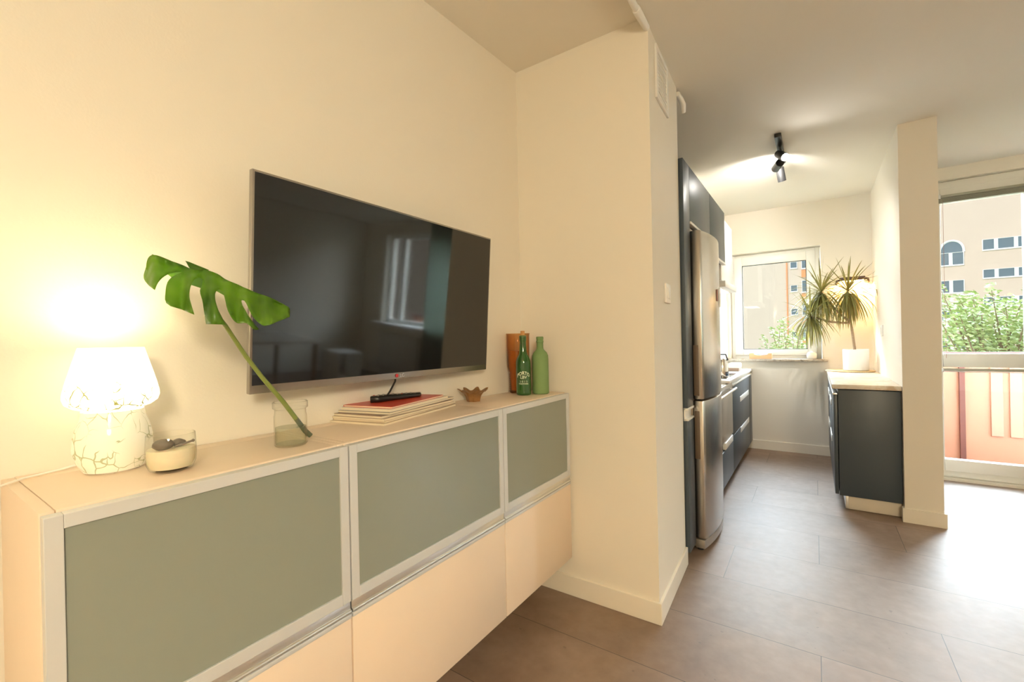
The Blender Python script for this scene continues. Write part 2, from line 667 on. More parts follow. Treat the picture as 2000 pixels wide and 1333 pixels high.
# ------------------------------------------------------------------ outside
m_peach = pmat('peach_render', (0.64, 0.50, 0.43), 0.9, vary=0.04, vscale=0.6)
m_peach2 = pmat('peach_render_pale', (0.64, 0.52, 0.45), 0.9, vary=0.03, vscale=0.5)
m_orange = pmat('orange_render', (0.75, 0.30, 0.14), 0.9)
m_brick = pmat('brick_red_trim', (0.42, 0.20, 0.12), 0.9)
m_wframe = pmat('far_window_frame', (0.85, 0.85, 0.85), 0.5)
m_wglass = pmat('far_window_glass', (0.10, 0.15, 0.20), 0.08, spec=1.0)
m_ground = pmat('street_ground', (0.22, 0.24, 0.16), 0.95, vary=0.3, vscale=0.3)
YB = 55.0
KB = YB / 30.0


def bz(z):
    return 1.217 + (z - 1.217) * KB


struct('ground', MB().box(-80, 80, 5.9, 120, -11.2, -11), m_ground, label='grass and paving far below outside')


def far_window(b, x0, x1, z0, z1, sash, arch=False, dark=0):
    """window given in the 30 m reference plane, pushed out to the facade"""
    X0, X1, Z0, Z1 = x0 * KB, x1 * KB, bz(z0), bz(z1)
    mb = MB()
    t = 0.11
    y0, y1 = YB - 0.10, YB + 0.05
    frame(mb, X0, X1, Z0, Z1, y0, y1, t * 0.45, t * 0.45, t, t * 0.3, 0)
    for s in sash:
        xc = X0 + (X1 - X0) * s
        mb.box(xc - 0.12, xc + 0.12, y0 + 0.01, y1, Z0 + t, Z1 - t * 0.3)
    if arch:
        n = 14
        xm, rx, zz = (X0 + X1) / 2, (X1 - X0) / 2, Z1
        hh = (bz(5.64) - bz(5.06))
        pts = [(xm - rx * math.cos(PI * i / n), zz + hh * math.sin(PI * i / n) ** 0.8) for i in range(n + 1)]
        for (a, b1), (c, d) in zip(pts[:-1], pts[1:]):
            mb.tube([(a, YB - 0.05, b1), (c, YB - 0.05, d)], 0.09, 5)
    f = mb.build('window', m_wframe, b, True, smooth=False)
    MB().box(X0 + 0.05, X1 - 0.05, YB - 0.04, YB - 0.02, Z0 + 0.05, Z1 - 0.03).build('pane', m_wglass, f, smooth=False)
    f.children[0].location = -Vector(b.location)
    if arch:
        mb = MB()
        vs = [(p[0], YB - 0.03, p[1]) for p in pts]
        mb.face([*vs])
        g = mb.build('arched_pane', m_wglass, f, smooth=False)
        g.location = -Vector(b.location)
    return f


bA = thing('apartment_block', 'long peach apartment block across the street behind the balcony door', 'building', (12, YB, -11))
MB().box(-0.45, 150, YB, YB + 12, -11, 16).build('wall', m_peach, bA, True, smooth=False)
for (z0, z1) in ((4.99, 5.53), (3.66, 4.11), (2.3, 2.80), (0.95, 1.45), (-0.4, 0.1)):
    far_window(bA, 6.62, 8.9, z0, z1, (0.2, 0.48, 0.75))
far_window(bA, 5.15, 6.0, 4.40, 5.05, (0.45,), arch=True)
for (z0, z1) in ((3.05, 3.70), (1.7, 2.35), (0.3, 1.0)):
    far_window(bA, 5.15, 6.0, z0, z1, (0.45,))
for k in range(5):
    far_window(bA, 9.6, 11.2, 4.99 - 1.35 * k, 5.53 - 1.35 * k, (0.5,))
bB = thing('gable_block', 'pale peach gable wing filling the kitchen window view', 'building', (-5, YB, -11))
MB().box(-60, -0.46, YB + 0.02, YB + 12, -11, 16).build('wall', m_peach2, bB, True, smooth=False)
MB().box(-1.262 * KB - 0.06, -1.262 * KB + 0.06, YB - 0.06, YB + 0.02, -11, 16).build('joint_strip', m_orange, bB, True, smooth=False)
for k in range(5):
    far_window(bB, -1.10, -0.755, 4.965 - 1.33 * k, 5.36 - 1.33 * k, ())
for k in range(5):
    far_window(bB, -2.6 - 1.6, -2.3 - 1.6, 4.965 - 1.33 * k, 5.36 - 1.33 * k, ())
for k in range(6):
    MB().box(-0.56 * KB, -0.30 * KB, YB - 0.15, YB + 0.02, bz(4.45 - 1.33 * k), bz(4.85 - 1.33 * k)).build('balcony_panel', m_orange, bB, True, smooth=False)
for k in range(5):
    far_window(bB, -0.56, -0.32, 4.9 - 1.33 * k, 5.7 - 1.33 * k - 0.1, ())

# balcony
m_pan = bpy.data.materials.new('peach_translucent_panel')
m_pan.use_nodes = True
nt = m_pan.node_tree
p = nt.nodes['Principled BSDF']
p.inputs['Base Color'].default_value = (0.50, 0.245, 0.16, 1)
p.inputs['Roughness'].default_value = 0.5
tl = nt.nodes.new('ShaderNodeBsdfTranslucent')
tl.inputs[0].default_value = (0.85, 0.42, 0.26, 1)
mxs = nt.nodes.new('ShaderNodeMixShader')
mxs.inputs[0].default_value = 0.03
nt.links.new(p.outputs[0], mxs.inputs[1])
nt.links.new(tl.outputs[0], mxs.inputs[2])
nt.links.new(mxs.outputs[0], nt.nodes['Material Output'].inputs[0])
m_rail = pmat('dark_red_rail', (0.16, 0.05, 0.04), 0.5)
m_slab = pmat('balcony_tiles', (0.30, 0.19, 0.14), 0.8)
struct('balcony_floor', MB().box(0.66, 4.5, 5.22, 6.36, -0.24, -0.12), m_slab, label='balcony slab outside the glazed door')
ry = 6.3
b = thing('balcony_railing', 'peach panelled balcony railing with dark red handrail', 'railing', (1.9, ry, -0.12))
MB().box(0.70, 4.4, ry - 0.03, ry + 0.03, 0.965, 1.003, 0.004).build('handrail', m_rail, b, True)
MB().box(0.72, 4.4, ry + 0.01, ry + 0.022, -0.115, 0.965).build('panel', m_pan, b, True, smooth=False)
for xx in (1.205, 2.4, 3.6):
    MB().box(xx, xx + 0.04, ry - 0.03, ry + 0.008, -0.12, 0.965).build('post', m_rail, b, True, smooth=False)
m_rib = pmat('pale_panel', (0.52, 0.29, 0.21), 0.7)
for xx in (1.43, 1.56):
    MB().box(xx, xx + 0.085, ry - 0.012, ry + 0.008, 0.17, 0.965, 0.004).build('slat', m_rib, b, True, smooth=False)
MB().box(0.66, 0.72, 5.24, 6.265, -0.12, 1.0).build('side_panel', m_pan, b, True, smooth=False)

# ---- trees outside
rnd = random.Random(4)
m_leafA = pmat('tree_leaves', (0.26, 0.33, 0.12), 0.6, vary=0.45, vscale=3.0, **{'Subsurface Weight': 0.0})
m_bark = pmat('bark', (0.20, 0.14, 0.09), 0.9)


def leafquad(bm, p, s):
    d = Vector((rnd.uniform(-1, 1), rnd.uniform(-1, 1), rnd.uniform(-1, 1))).normalized()
    e1 = d.cross(Vector((0.3, 0.2, 1))).normalized()
    e2 = d.cross(e1)
    v = [bm.verts.new(p + e1 * s), bm.verts.new(p + e2 * s * 0.45), bm.verts.new(p - e1 * s), bm.verts.new(p - e2 * s * 0.45)]
    bm.faces.new(v)


def tree(c, sprays, label, s=0.055, spread=0.28, n=70):
    """c: trunk foot; sprays: list of (tip, n) rising branch ends"""
    t = thing('tree', label, 'tree', c)
    cr = MB()
    br = MB()
    base = Vector((c[0], c[1], min(q[2] for q in sprays) - 2.2))
    br.tube([Vector(c), base], [0.16, 0.11], 8)
    for q in sprays:
        q = Vector(q)
        mid = base.lerp(q, 0.55) + Vector((rnd.uniform(-.2, .2), rnd.uniform(-.2, .2), 0.1))
        br.tube([base, mid, q], [0.05, 0.025, 0.006], 5)
        for k in range(n):
            f = rnd.random() ** 0.7
            p0 = mid.lerp(q, f * 1.05)
            sp = spread * (1.15 - f)
            leafquad(cr.bm, p0 + Vector((rnd.gauss(0, sp), rnd.gauss(0, sp), rnd.gauss(0, sp * 0.8))), s * rnd.uniform(0.6, 1.25))
    br.build('trunk', m_bark, t, True)
    o = cr.build('foliage', m_leafA, t, True, smooth=False)
    return t


sp = []
for i in range(46):
    px = rnd.uniform(1815, 2150)
    py = 553 + 22 * math.sin(px * 0.071) + rnd.uniform(0, 95) + (24 if px < 1870 else 0)
    sp.append(at_y(px, py, 14 + rnd.uniform(-1.2, 1.2)))
tree((3.4, 14.2, -11), sp, 'leafy green tree just beyond the balcony railing', 0.055, 0.30, 150)
sp = []
for i in range(20):
    px = rnd.uniform(1497, 1600)
    py = 668 - (px - 1497) * 0.22 + rnd.uniform(-10, 40)
    sp.append(at_y(px, py, 13 + rnd.uniform(-0.6, 0.6)))
for px, py in ((1507, 645), (1524, 632), (1492, 660), (1530, 628)):
    sp.append(at_y(px, py, 13))
tree((-0.6, 13.4, -11), sp, 'low green treetop at the bottom of the kitchen window view', 0.040, 0.17, 120)

# ------------------------------------------------------------------ sideboard: three wall cabinets
XF = -0.960          # door faces
XB = -0.982          # carcass front edge
ZT = 0.967


def sideboard_unit(y0, y1, label, left_end=False):
    c = thing('sideboard_cabinet', label, 'cabinet', ((XF + -1.25) / 2, (y0 + y1) / 2, 0.19), group='wall-hung sideboard cabinets')
    t = 0.018
    xa0, xa1 = wl_x(y0) + 0.022, wl_x(y1) + 0.022
    mb = MB()
    # sides
    mb.prism([(wl_x(y0) + 0.012, y0), (XB, y0), (XB, y0 + t), (wl_x(y0) + 0.012, y0 + t)], 0.195, ZT, 0.001)
    mb.prism([(wl_x(y1) + 0.004, y1 - t), (XB, y1 - t), (XB, y1), (wl_x(y1) + 0.004, y1)], 0.195, ZT, 0.001)
    # top, with a separate strip along the wall, bottom, middle and back
    g = 0.0012
    mb.prism([(xa0 + 0.032, y0 + t + g), (XB, y0 + t + g), (XB, y1 - t - g * 0.3), (xa1 + 0.032, y1 - t - g * 0.3)], ZT - t, ZT, 0.001)
    mb.prism([(xa0 - 0.018, y0 + t + g), (xa0 + 0.030, y0 + t + g), (xa1 + 0.030, y1 - t - g * 0.3), (xa1 - 0.018, y1 - t - g * 0.3)], ZT - t, ZT - 0.0005, 0.001)
    mb.prism([(xa0, y0 + t), (XB, y0 + t), (XB, y1 - t), (xa1, y1 - t)], 0.195, 0.213, 0)
    mb.prism([(xa0, y0 + t), (XB, y0 + t), (XB, y1 - t), (xa1, y1 - t)], 0.55, 0.566, 0)
    mb.prism([(xa0, y0 + t), (xa0 + 0.004, y0 + t), (xa1 + 0.004, y1 - t), (xa1, y1 - t)], 0.213, ZT - t, 0)
    mb.build('body', m_cream, c, True)
    # glass door in an aluminium frame
    a, b_ = y0 + 0.0015, y1 - 0.0015
    z0, z1 = 0.578, 0.9635
    w_ = 0.0225
    mb = MB()
    x0, x1 = XB + 0.001, XF
    mb.box(x0, x1, a, a + w_, z0, z1, 0.0012)
    mb.box(x0, x1, b_ - w_, b_, z0, z1, 0.0012)
    mb.box(x0, x1, a + w_, b_ - w_, z1 - w_, z1, 0.0012)
    mb.box(x0, x1, a + w_, b_ - w_, z0, z0 + w_ + 0.004, 0.0012)
    d = mb.build('flap_door', m_alu, c, True, smooth=False)
    pn = MB().box(x0 + 0.004, x1 - 0.005, a + w_ - 0.003, b_ - w_ + 0.003, z0 + w_, z1 - w_ + 0.003).build('frosted_pane', m_frost, d, smooth=False)
    pn.location = -Vector(c.location)
    # grip rail with a rounded lip between the doors
    mb = MB()
    mb.box(x0, XF - 0.004, a, b_, 0.556, z0 - 0.001, 0.001)
    mb.tube([(XF - 0.004, a, 0.553), (XF - 0.004, b_, 0.553)], 0.0052, 10)
    rl = mb.build('grip_rail', m_aluhi, d)
    rl.location = -Vector(c.location)
    # lower door with a slim alu edge
    MB().box(x0, XF - 0.001, a, b_, 0.19, 0.5365, 0.0012).build('lower_door', m_cream, c, True)
    MB().box(x0 + 0.001, XF + 0.001, a, b_, 0.537, 0.5475, 0.001).build('door_edge', m_alu, c, True)
    return c


sideboard_unit(0.148, 0.6775, 'left end cream wall cabinet with grey frosted glass flap, under the lamp')
sideboard_unit(0.6785, 1.3365, 'middle cream wall cabinet with frosted glass flap, under the magazines')
sideboard_unit(1.3375, 1.874, 'right end cream wall cabinet with frosted glass flap, under the bottles')

# ------------------------------------------------------------------ television
m_screen = pmat('tv_screen', (0.006, 0.006, 0.007), 0.05, spec=0.75, IOR=1.5)
m_bez = pmat('tv_bezel', (0.40, 0.38, 0.36), 0.25, 0.9)
m_tvback = pmat('tv_back', (0.02, 0.02, 0.02), 0.5)
TVP = Vector((-1.176, 1.034, 1.094))       # middle of the bottom front edge
TILT, TYAW = R(4.1), R(0.0)
TVW, TVH = 0.974, 0.562
tv = thing('television', 'large black flat television mounted tilted on the cream wall', 'television', TVP)
tv.rotation_euler = (0, TILT, TYAW)
MB().box(-0.016, 0.0, -TVW / 2, TVW / 2, 0.0, TVH, 0.002).build('bezel', m_bez, tv)
MB().box(-0.004, 0.0008, -TVW / 2 + 0.006, TVW / 2 - 0.006, 0.022, TVH - 0.006).build('screen', m_screen, tv, smooth=False)
mb = MB()
mb.box(-0.052, -0.015, -TVW / 2 + 0.1, TVW / 2 - 0.1, 0.04, TVH * 0.62, 0.012)
mb.build('back_cover', m_tvback, tv)
MB().box(-0.085, -0.05, -0.10, 0.10, 0.10, 0.30, 0.004).build('wall_mount', m_tvback, tv)


def text_mesh(txt, size, ext=0.0004, align='CENTER'):
    cu = bpy.data.curves.new('t', 'FONT')
    cu.body = txt
    cu.size = size
    cu.extrude = ext
    cu.align_x = align
    cu.resolution_u = 3
    o = bpy.data.objects.new('t', cu)
    C.objects.link(o)
    dg = bpy.context.evaluated_depsgraph_get()
    me = bpy.data.meshes.new_from_object(o.evaluated_get(dg))
    bpy.data.objects.remove(o)
    bpy.data.curves.remove(cu)
    b = bmesh.new()
    b.from_mesh(me)
    bpy.data.meshes.remove(me)
    return b


def yz(bm):     # text in xy -> stands in the yz plane facing +x
    bm.transform(Matrix(((0, 0, 1, 0), (1, 0, 0, 0), (0, 1, 0, 0), (0, 0, 0, 1))))


mb = MB()
b = text_mesh('LG', 0.017)
yz(b)
b.transform(Matrix.Translation((0.0012, 0.012, 0.006)))
mb._add(b)
mb.build('logo_letters', pmat('logo_grey', (0.7, 0.7, 0.7), 0.3, 0.5), tv, smooth=False)
mb = MB()
mb.lathe([(0, 0), (0.0062, 0), (0.0062, 0.001), (0, 0.001)], seg=20, mat=Matrix.Translation((0.0008, -0.011, 0.0115)) @ Matrix.Rotation(PI / 2, 4, 'Y'))
mb.build('logo_disc', pmat('logo_red', (0.5, 0.03, 0.04), 0.3), tv)
# cable leaving the set
A0 = at_x(772, 745, -1.20)
A1 = at_x(748, 785, -1.225)
o = MB().tube([A0 + Vector((0, 0.002, 0.03)), A0, A0.lerp(A1, 0.5) + Vector((0.004, 0, 0)), A1, (A1.x + 0.004, A1.y - 0.012, ZT + 0.003)], 0.0032, 8).build('television_cable', m_black)
tag(o, 'short black cable hanging from the bottom of the television', 'cable')

# ------------------------------------------------------------------ mushroom lamp
LX, LY = -1.203, 0.292
lamp = thing('mushroom_lamp', 'lit white glass mushroom lamp with green flecks at the left of the sideboard', 'lamp', (LX, LY, ZT))


def murano(name, emi, dens):
    m = bpy.data.materials.new(name)
    m.use_nodes = True
    nt = m.node_tree
    L = nt.links
    p = nt.nodes['Principled BSDF']
    t = nt.nodes.new('ShaderNodeTexCoord')
    mp = nt.nodes.new('ShaderNodeMapping')
    mp.inputs['Scale'].default_value = (1, 1, 0.8)
    L.new(t.outputs['Object'], mp.inputs[0])
    nz = nt.nodes.new('ShaderNodeTexNoise')
    nz.inputs['Scale'].default_value = 30
    L.new(mp.outputs[0], nz.inputs['Vector'])
    av = nt.nodes.new('ShaderNodeVectorMath')
    av.operation = 'MULTIPLY_ADD'
    L.new(nz.outputs['Color'], av.inputs[0])
    av.inputs[1].default_value = (0.02, 0.02, 0.02)
    L.new(mp.outputs[0], av.inputs[2])
    vo = nt.nodes.new('ShaderNodeTexVoronoi')
    vo.feature = 'DISTANCE_TO_EDGE'
    vo.inputs['Scale'].default_value = 46 if emi > 0.5 else 40
    L.new(av.outputs[0], vo.inputs['Vector'])
    n2 = nt.nodes.new('ShaderNodeTexNoise')
    n2.inputs['Scale'].default_value = 20
    L.new(t.outputs['Object'], n2.inputs['Vector'])
    # fewer flecks towards the top
    sp_ = nt.nodes.new('ShaderNodeSeparateXYZ')
    L.new(t.outputs['Object'], sp_.inputs[0])
    mr_ = nt.nodes.new('ShaderNodeMapRange')
    mr_.inputs['From Min'].default_value = 0.09
    mr_.inputs['From Max'].default_value = 0.21
    mr_.inputs['To Min'].default_value = dens
    mr_.inputs['To Max'].default_value = dens * 0.45
    L.new(sp_.outputs['Z'], mr_.inputs['Value'])
    ml = nt.nodes.new('ShaderNodeMath')
    ml.operation = 'MULTIPLY'
    L.new(n2.outputs['Fac'], ml.inputs[0])
    L.new(mr_.outputs[0], ml.inputs[1])
    sb = nt.nodes.new('ShaderNodeMath')
    sb.operation = 'SUBTRACT'
    L.new(ml.outputs[0], sb.inputs[0])
    sb.inputs[1].default_value = 0.075
    lt = nt.nodes.new('ShaderNodeMath')
    lt.operation = 'LESS_THAN'
    L.new(vo.outputs['Distance'], lt.inputs[0])
    L.new(sb.outputs[0], lt.inputs[1])
    mx = nt.nodes.new('ShaderNodeMix')
    mx.data_type = 'RGBA'
    L.new(lt.outputs[0], mx.inputs[0])
    mx.inputs[6].default_value = (0.86, 0.86, 0.76, 1)
    mx.inputs[7].default_value = (0.34, 0.38, 0.16, 1) if emi > 0.5 else (0.50, 0.54, 0.36, 1)
    L.new(mx.outputs[2], p.inputs['Base Color'])
    p.inputs['Roughness'].default_value = 0.08
    em = nt.nodes.new('ShaderNodeMix')
    em.data_type = 'RGBA'
    L.new(lt.outputs[0], em.inputs[0])
    em.inputs[6].default_value = (1.0, 0.86, 0.60, 1)
    em.inputs[7].default_value = (0.10, 0.09, 0.02, 1)
    L.new(em.outputs[2], p.inputs['Emission Color'])
    p.inputs['Emission Strength'].default_value = emi
    return m


m_shade = murano('flecked_glass_lit', 0.8, 0.265)
m_lbase = murano('flecked_glass_base', 0.06, 0.185)
sh = [(0.060, 0.118), (0.078, 0.123), (0.092, 0.131), (0.0965, 0.141), (0.096, 0.150), (0.091, 0.168), (0.083, 0.190), (0.0745, 0.213), (0.066, 0.236)]
sh_in = [(r - 0.004, z + (0.003 if z < 0.13 else 0)) for r, z in sh[::-1]]
MB().lathe([(r * 0.79, z * 1.07) for r, z in sh + sh_in], seg=56, closed=True).build('lamp_shade', m_shade, lamp)
bs = [(0.0, 0.002), (0.045, 0.0), (0.056, 0.004), (0.068, 0.022), (0.074, 0.044), (0.073, 0.066), (0.067, 0.088), (0.060, 0.104), (0.058, 0.116), (0.0, 0.116)]
MB().lathe([(r * 0.86, z * 1.07) for r, z in bs], seg=56).build('lamp_base', m_lbase, lamp)
MB().lathe([(0, 0.125), (0.022, 0.13), (0.028, 0.155), (0.022, 0.18), (0, 0.188)], seg=20).build('bulb', emit('lamp_bulb', (1, 0.85, 0.6), 8.0), lamp)
pl = bpy.data.lights.new('lamp_light', 'POINT')
pl.energy = 1.0
pl.color = (1.0, 0.86, 0.62)
pl.shadow_soft_size = 0.03
plo = bpy.data.objects.new('lamp_light', pl)
C.objects.link(plo)
plo.parent = lamp
plo.location = (0, 0, 0.205)
c0 = at_x(0, 971, -1.20) - Vector((LX, LY, ZT))
pts = [Vector((-0.055, -0.02, 0.022)), Vector((-0.075, -0.035, 0.010)), Vector((-0.08, -0.07, 0.004)), Vector((-0.06, -0.12, 0.004)), Vector((-0.02, -0.15, 0.006)),
       Vector((0.0, -0.17, 0.005)), Vector((0.0, -0.20, 0.003)), Vector((-0.005, -0.26, 0.0025))]
MB().tube(pts, 0.0022, 8).build('lamp_cord', m_white, lamp)

# ------------------------------------------------------------------ candle bowl with pebbles
m_clear = thin_glass('clear_glass', (0.98, 0.985, 0.97), (0.62, 0.62, 0.52), power=3.0)
BX, BY = -1.085, 0.352
bowl = thing('glass_bowl', 'small clear glass candle bowl beside the mushroom lamp', 'bowl', (BX, BY, ZT))
pr = [(0.0, 0.0), (0.032, 0.0), (0.044, 0.006), (0.050, 0.018), (0.0515, 0.035), (0.0505, 0.055), (0.049, 0.0745), (0.0482, 0.0755), (0.0474, 0.0745)]
pr = [(r * 0.83, z * 1.0) for r, z in pr]
MB().lathe(pr, seg=48).build('glass_wall', m_clear, bowl)
m_wax = pmat('cream_wax', (0.80, 0.72, 0.55), 0.5, **{'Subsurface Weight': 0.3})
MB().lathe([(r * 0.82, z) for r, z in [(0, 0.0045), (0.0415, 0.0085), (0.0478, 0.0195), (0.0492, 0.035), (0.0486, 0.046), (0.04, 0.0475), (0, 0.048)]], seg=40).build('wax', m_wax, bowl)
m_peb = pmat('grey_pebble', (0.17, 0.145, 0.12), 0.6, vary=0.2, vscale=60)
for k, (dx, dy, r, sc, lb) in enumerate(((0.014, -0.018, 0.014, (1.0, 1.25, 0.75), 'larger smooth brown grey pebble on the candle wax'), (0.002, 0.012, 0.011, (1, 1.1, 0.7), 'smaller dark pebble on the candle wax'))):
    o = MB().blob((0, 0, 0), r, 3, 0.15, k, sc).build('pebble', m_peb)
    o.location = (BX + dx, BY + dy, ZT + 0.0475 + r * sc[2] * 0.96)
    tag(o, lb, 'pebble', 'pebbles in the candle bowl')
o = MB().tube([(0, 0, 0), (0.008, 0.03, 0.008)], 0.0022, 8).blob((0.008, 0.03, 0.008), 0.0034, 1).build('twig', m_peb)
o.location = (BX + 0.022, BY - 0.002, ZT + 0.051)
tag(o, 'thin grey twig lying on the candle wax', 'twig')

# ------------------------------------------------------------------ jar with water and the cut leaf
JX, JY = -1.088, 0.603
jar = thing('glass_jar', 'clear glass preserving jar of water holding the leaf stalk', 'jar', (JX, JY, ZT))
pr = [(0.0, 0.0), (0.036, 0.0), (0.0395, 0.004), (0.0395, 0.074), (0.0375, 0.082), (0.0375, 0.090), (0.0425, 0.094), (0.0425, 0.108), (0.040, 0.110), (0.0385, 0.108)]
pr = [(r * 0.95, z) for r, z in pr]
mb = MB()
mb.lathe(pr, seg=48)
o = mb.build('jar_glass', m_clear, jar)
m_water = thin_glass('water', (0.93, 0.95, 0.88), (0.6, 0.62, 0.5))
MB().lathe([(0, 0.0045), (0.035, 0.0055), (0.035, 0.046), (0, 0.046)], seg=40).build('water', m_water, jar)

m_leaf = bpy.data.materials.new('monstera_leaf')
m_leaf.use_nodes = True
nt = m_leaf.node_tree
p = nt.nodes['Principled BSDF']
t = nt.nodes.new('ShaderNodeTexCoord')
n = nt.nodes.new('ShaderNodeTexNoise')
n.inputs['Scale'].default_value = 9
nt.links.new(t.outputs['Object'], n.inputs['Vector'])
cr = nt.nodes.new('ShaderNodeValToRGB')
cr.color_ramp.elements[0].position = 0.35
cr.color_ramp.elements[0].color = (0.045, 0.13, 0.016, 1)
cr.color_ramp.elements[1].position = 0.7
cr.color_ramp.elements[1].color = (0.20, 0.40, 0.035, 1)
nt.links.new(n.outputs['Fac'], cr.inputs[0])
nt.links.new(cr.outputs[0], p.inputs['Base Color'])
p.inputs['Roughness'].default_value = 0.32
wv = nt.nodes.new('ShaderNodeTexWave')
wv.inputs['Scale'].default_value = 11
wv.inputs['Distortion'].default_value = 1.5
nt.links.new(t.outputs['Object'], wv.inputs['Vector'])
bp = nt.nodes.new('ShaderNodeBump')
bp.inputs['Strength'].default_value = 0.3
bp.inputs['Distance'].default_value = 0.003
nt.links.new(wv.outputs['Fac'], bp.inputs['Height'])
nt.links.new(bp.outputs[0], p.inputs['Normal'])
tl = nt.nodes.new('ShaderNodeBsdfTranslucent')
tl.inputs[0].default_value = (0.30, 0.52, 0.03, 1)
mxs = nt.nodes.new('ShaderNodeMixShader')
mxs.inputs[0].default_value = 0.38
nt.links.new(p.outputs[0], mxs.inputs[1])
nt.links.new(tl.outputs[0], mxs.inputs[2])
nt.links.new(mxs.outputs[0], nt.nodes['Material Output'].inputs[0])
m_stalk = pmat('leaf_stalk', (0.20, 0.26, 0.06), 0.45, vary=0.2, vscale=20)

lf = thing('monstera_leaf', 'single green monstera leaf on a long stalk standing in the jar', 'leaf', (JX, JY, ZT + 0.01))
OUT = [(135, 308), (95, 275), (68, 235), (78, 180), (88, 130), (102, 102), (125, 90), (180, 104), (250, 132), (320, 158), (372, 180), (440, 180), (520, 208), (572, 243),
       (650, 275), (750, 320), (850, 355), (940, 400), (966, 420), (968, 475), (900, 502), (812, 530), (775, 508), (740, 470), (712, 415), (690, 375), (676, 366), (672, 380),
       (700, 440), (722, 480), (745, 515), (778, 552), (755, 555), (722, 528), (700, 513), (650, 515), (622, 495), (585, 430), (568, 360), (552, 316), (532, 306), (512, 322),
       (509, 360), (522, 420), (548, 480), (575, 525), (545, 521), (455, 519), (442, 440), (428, 370), (414, 310), (430, 268), (430, 240), (405, 232), (380, 245), (356, 290), (350, 350), (362, 400),
       (380, 460), (300, 428), (205, 388), (200, 320), (212, 262), (250, 222), (308, 196), (250, 200), (195, 222), (155, 262)]


def ridge_y(x):
    R_ = [(68, 200), (125, 125), (250, 165), (372, 190), (520, 215), (650, 285), (850, 370), (968, 430)]
    for (a, b1), (c, d) in zip(R_[:-1], R_[1:]):
        if x <= c:
            return b1 + (d - b1) * max(0, (x - a)) / (c - a)
    return 430


def leaf_depth(x, y):
    """how far in front of the wall a point of the blade is: the ridge sits back, lobes curl forward and down"""
    d = max(0.0, (y - ridge_y(x)) / 300.0)
    bend = 0.085 * math.sin(min(1.0, d) * PI * 0.55) + 0.010 * math.sin(x * 0.036 + 1.0) * min(1.0, d * 2)
    slide = (x - 500) / 450.0
    return -1.095 + bend + 0.035 * slide + 0.006 * math.sin(x * 0.055)


def smooth_loop(P_, k=3):
    """rounded outline: centripetal-ish spline through the points, sharp corners kept"""
    n = len(P_)
    V = [Vector(q) for q in P_]
    out = []
    for i in range(n):
        p0, p1, p2, p3 = V[i - 1], V[i], V[(i + 1) % n], V[(i + 2) % n]
        out.append(p1.copy())
        L_ = (p2 - p1).length

        def tan(a, b_, c):
            u, v = (b_ - a), (c - b_)
            if u.length < 1e-6 or v.length < 1e-6 or u.angle(v) > 1.15:
                return None
            return (u.normalized() + v.normalized()).normalized() * L_
        m1, m2 = tan(p0, p1, p2), tan(p1, p2, p3)
        m1 = m1 if m1 is not None else (p2 - p1)
        m2 = m2 if m2 is not None else (p2 - p1)
        for j in range(1, k):
            t_ = j / k
            h00, h10 = 2 * t_ ** 3 - 3 * t_ ** 2 + 1, t_ ** 3 - 2 * t_ ** 2 + t_
            h01, h11 = -2 * t_ ** 3 + 3 * t_ ** 2, t_ ** 3 - t_ ** 2
            out.append(p1 * h00 + m1 * h10 + p2 * h01 + m2 * h11)
    return out


V2 = smooth_loop(OUT)
N0 = len(V2)
edges = [(i, (i + 1) % N0) for i in range(N0)]


def inside(x, y):
    c = False
    for i in range(N0):
        a, b1 = V2[i], V2[(i + 1) % N0]
        if (a.y > y) != (b1.y > y) and x < (b1.x - a.x) * (y - a.y) / (b1.y - a.y) + a.x:
            c = not c
    return c


for gx in range(70, 970, 17):
    for gy in range(90, 560, 17):
        x, y = gx + (gy // 17 % 2) * 8, gy
        if inside(x, y) and all((Vector((x, y)) - q).length > 9 for q in V2[:N0]):
            V2.append(Vector((x, y)))
res = delaunay_2d_cdt(V2, edges, [list(range(N0))], 1, 1e-4)
mb = MB()


def leaf_pt(x, y, extra=0.0):
    q = at_x(x / 3.174 + 260, y / 3.174 + 470, leaf_depth(x, y) + extra)
    return q


vs = [mb.bm.verts.new(leaf_pt(q.x, q.y)) for q in res[0]]
for f in res[2]:
    try:
        mb.bm.faces.new([vs[i] for i in f])
    except ValueError:
        pass
# the far half of the blade folds away behind the ridge
rid = [(125, 93), (180, 106), (250, 133), (320, 160), (372, 181), (440, 182), (520, 210), (572, 245), (650, 277), (750, 322), (850, 357), (940, 401)]
prev = None
for k, (x, y) in enumerate(rid):
    A = leaf_pt(x, y + 1)
    ww = 0.085 * math.sin(PI * (k + 0.6) / (len(rid) + 0.2)) * (0.75 if k % 3 == 1 else 1.0)
    Bp = A + Vector((-ww * 0.55, 0.0, 0.004))
    Cp = A + Vector((-ww * 0.95, 0.0, -ww * 0.28))
    cur = [mb.bm.verts.new(q) for q in (A, Bp, Cp)]
    if prev:
        for i in range(2):
            mb.bm.faces.new((prev[i], cur[i], cur[i + 1], prev[i + 1]))
    prev = cur
bmesh.ops.recalc_face_normals(mb.bm, faces=mb.bm.faces)
o = mb.build('leaf_blade', m_leaf, lf, True, ang=70)
sm = o.modifiers.new('thickness', 'SOLIDIFY')
sm.thickness = 0.0012
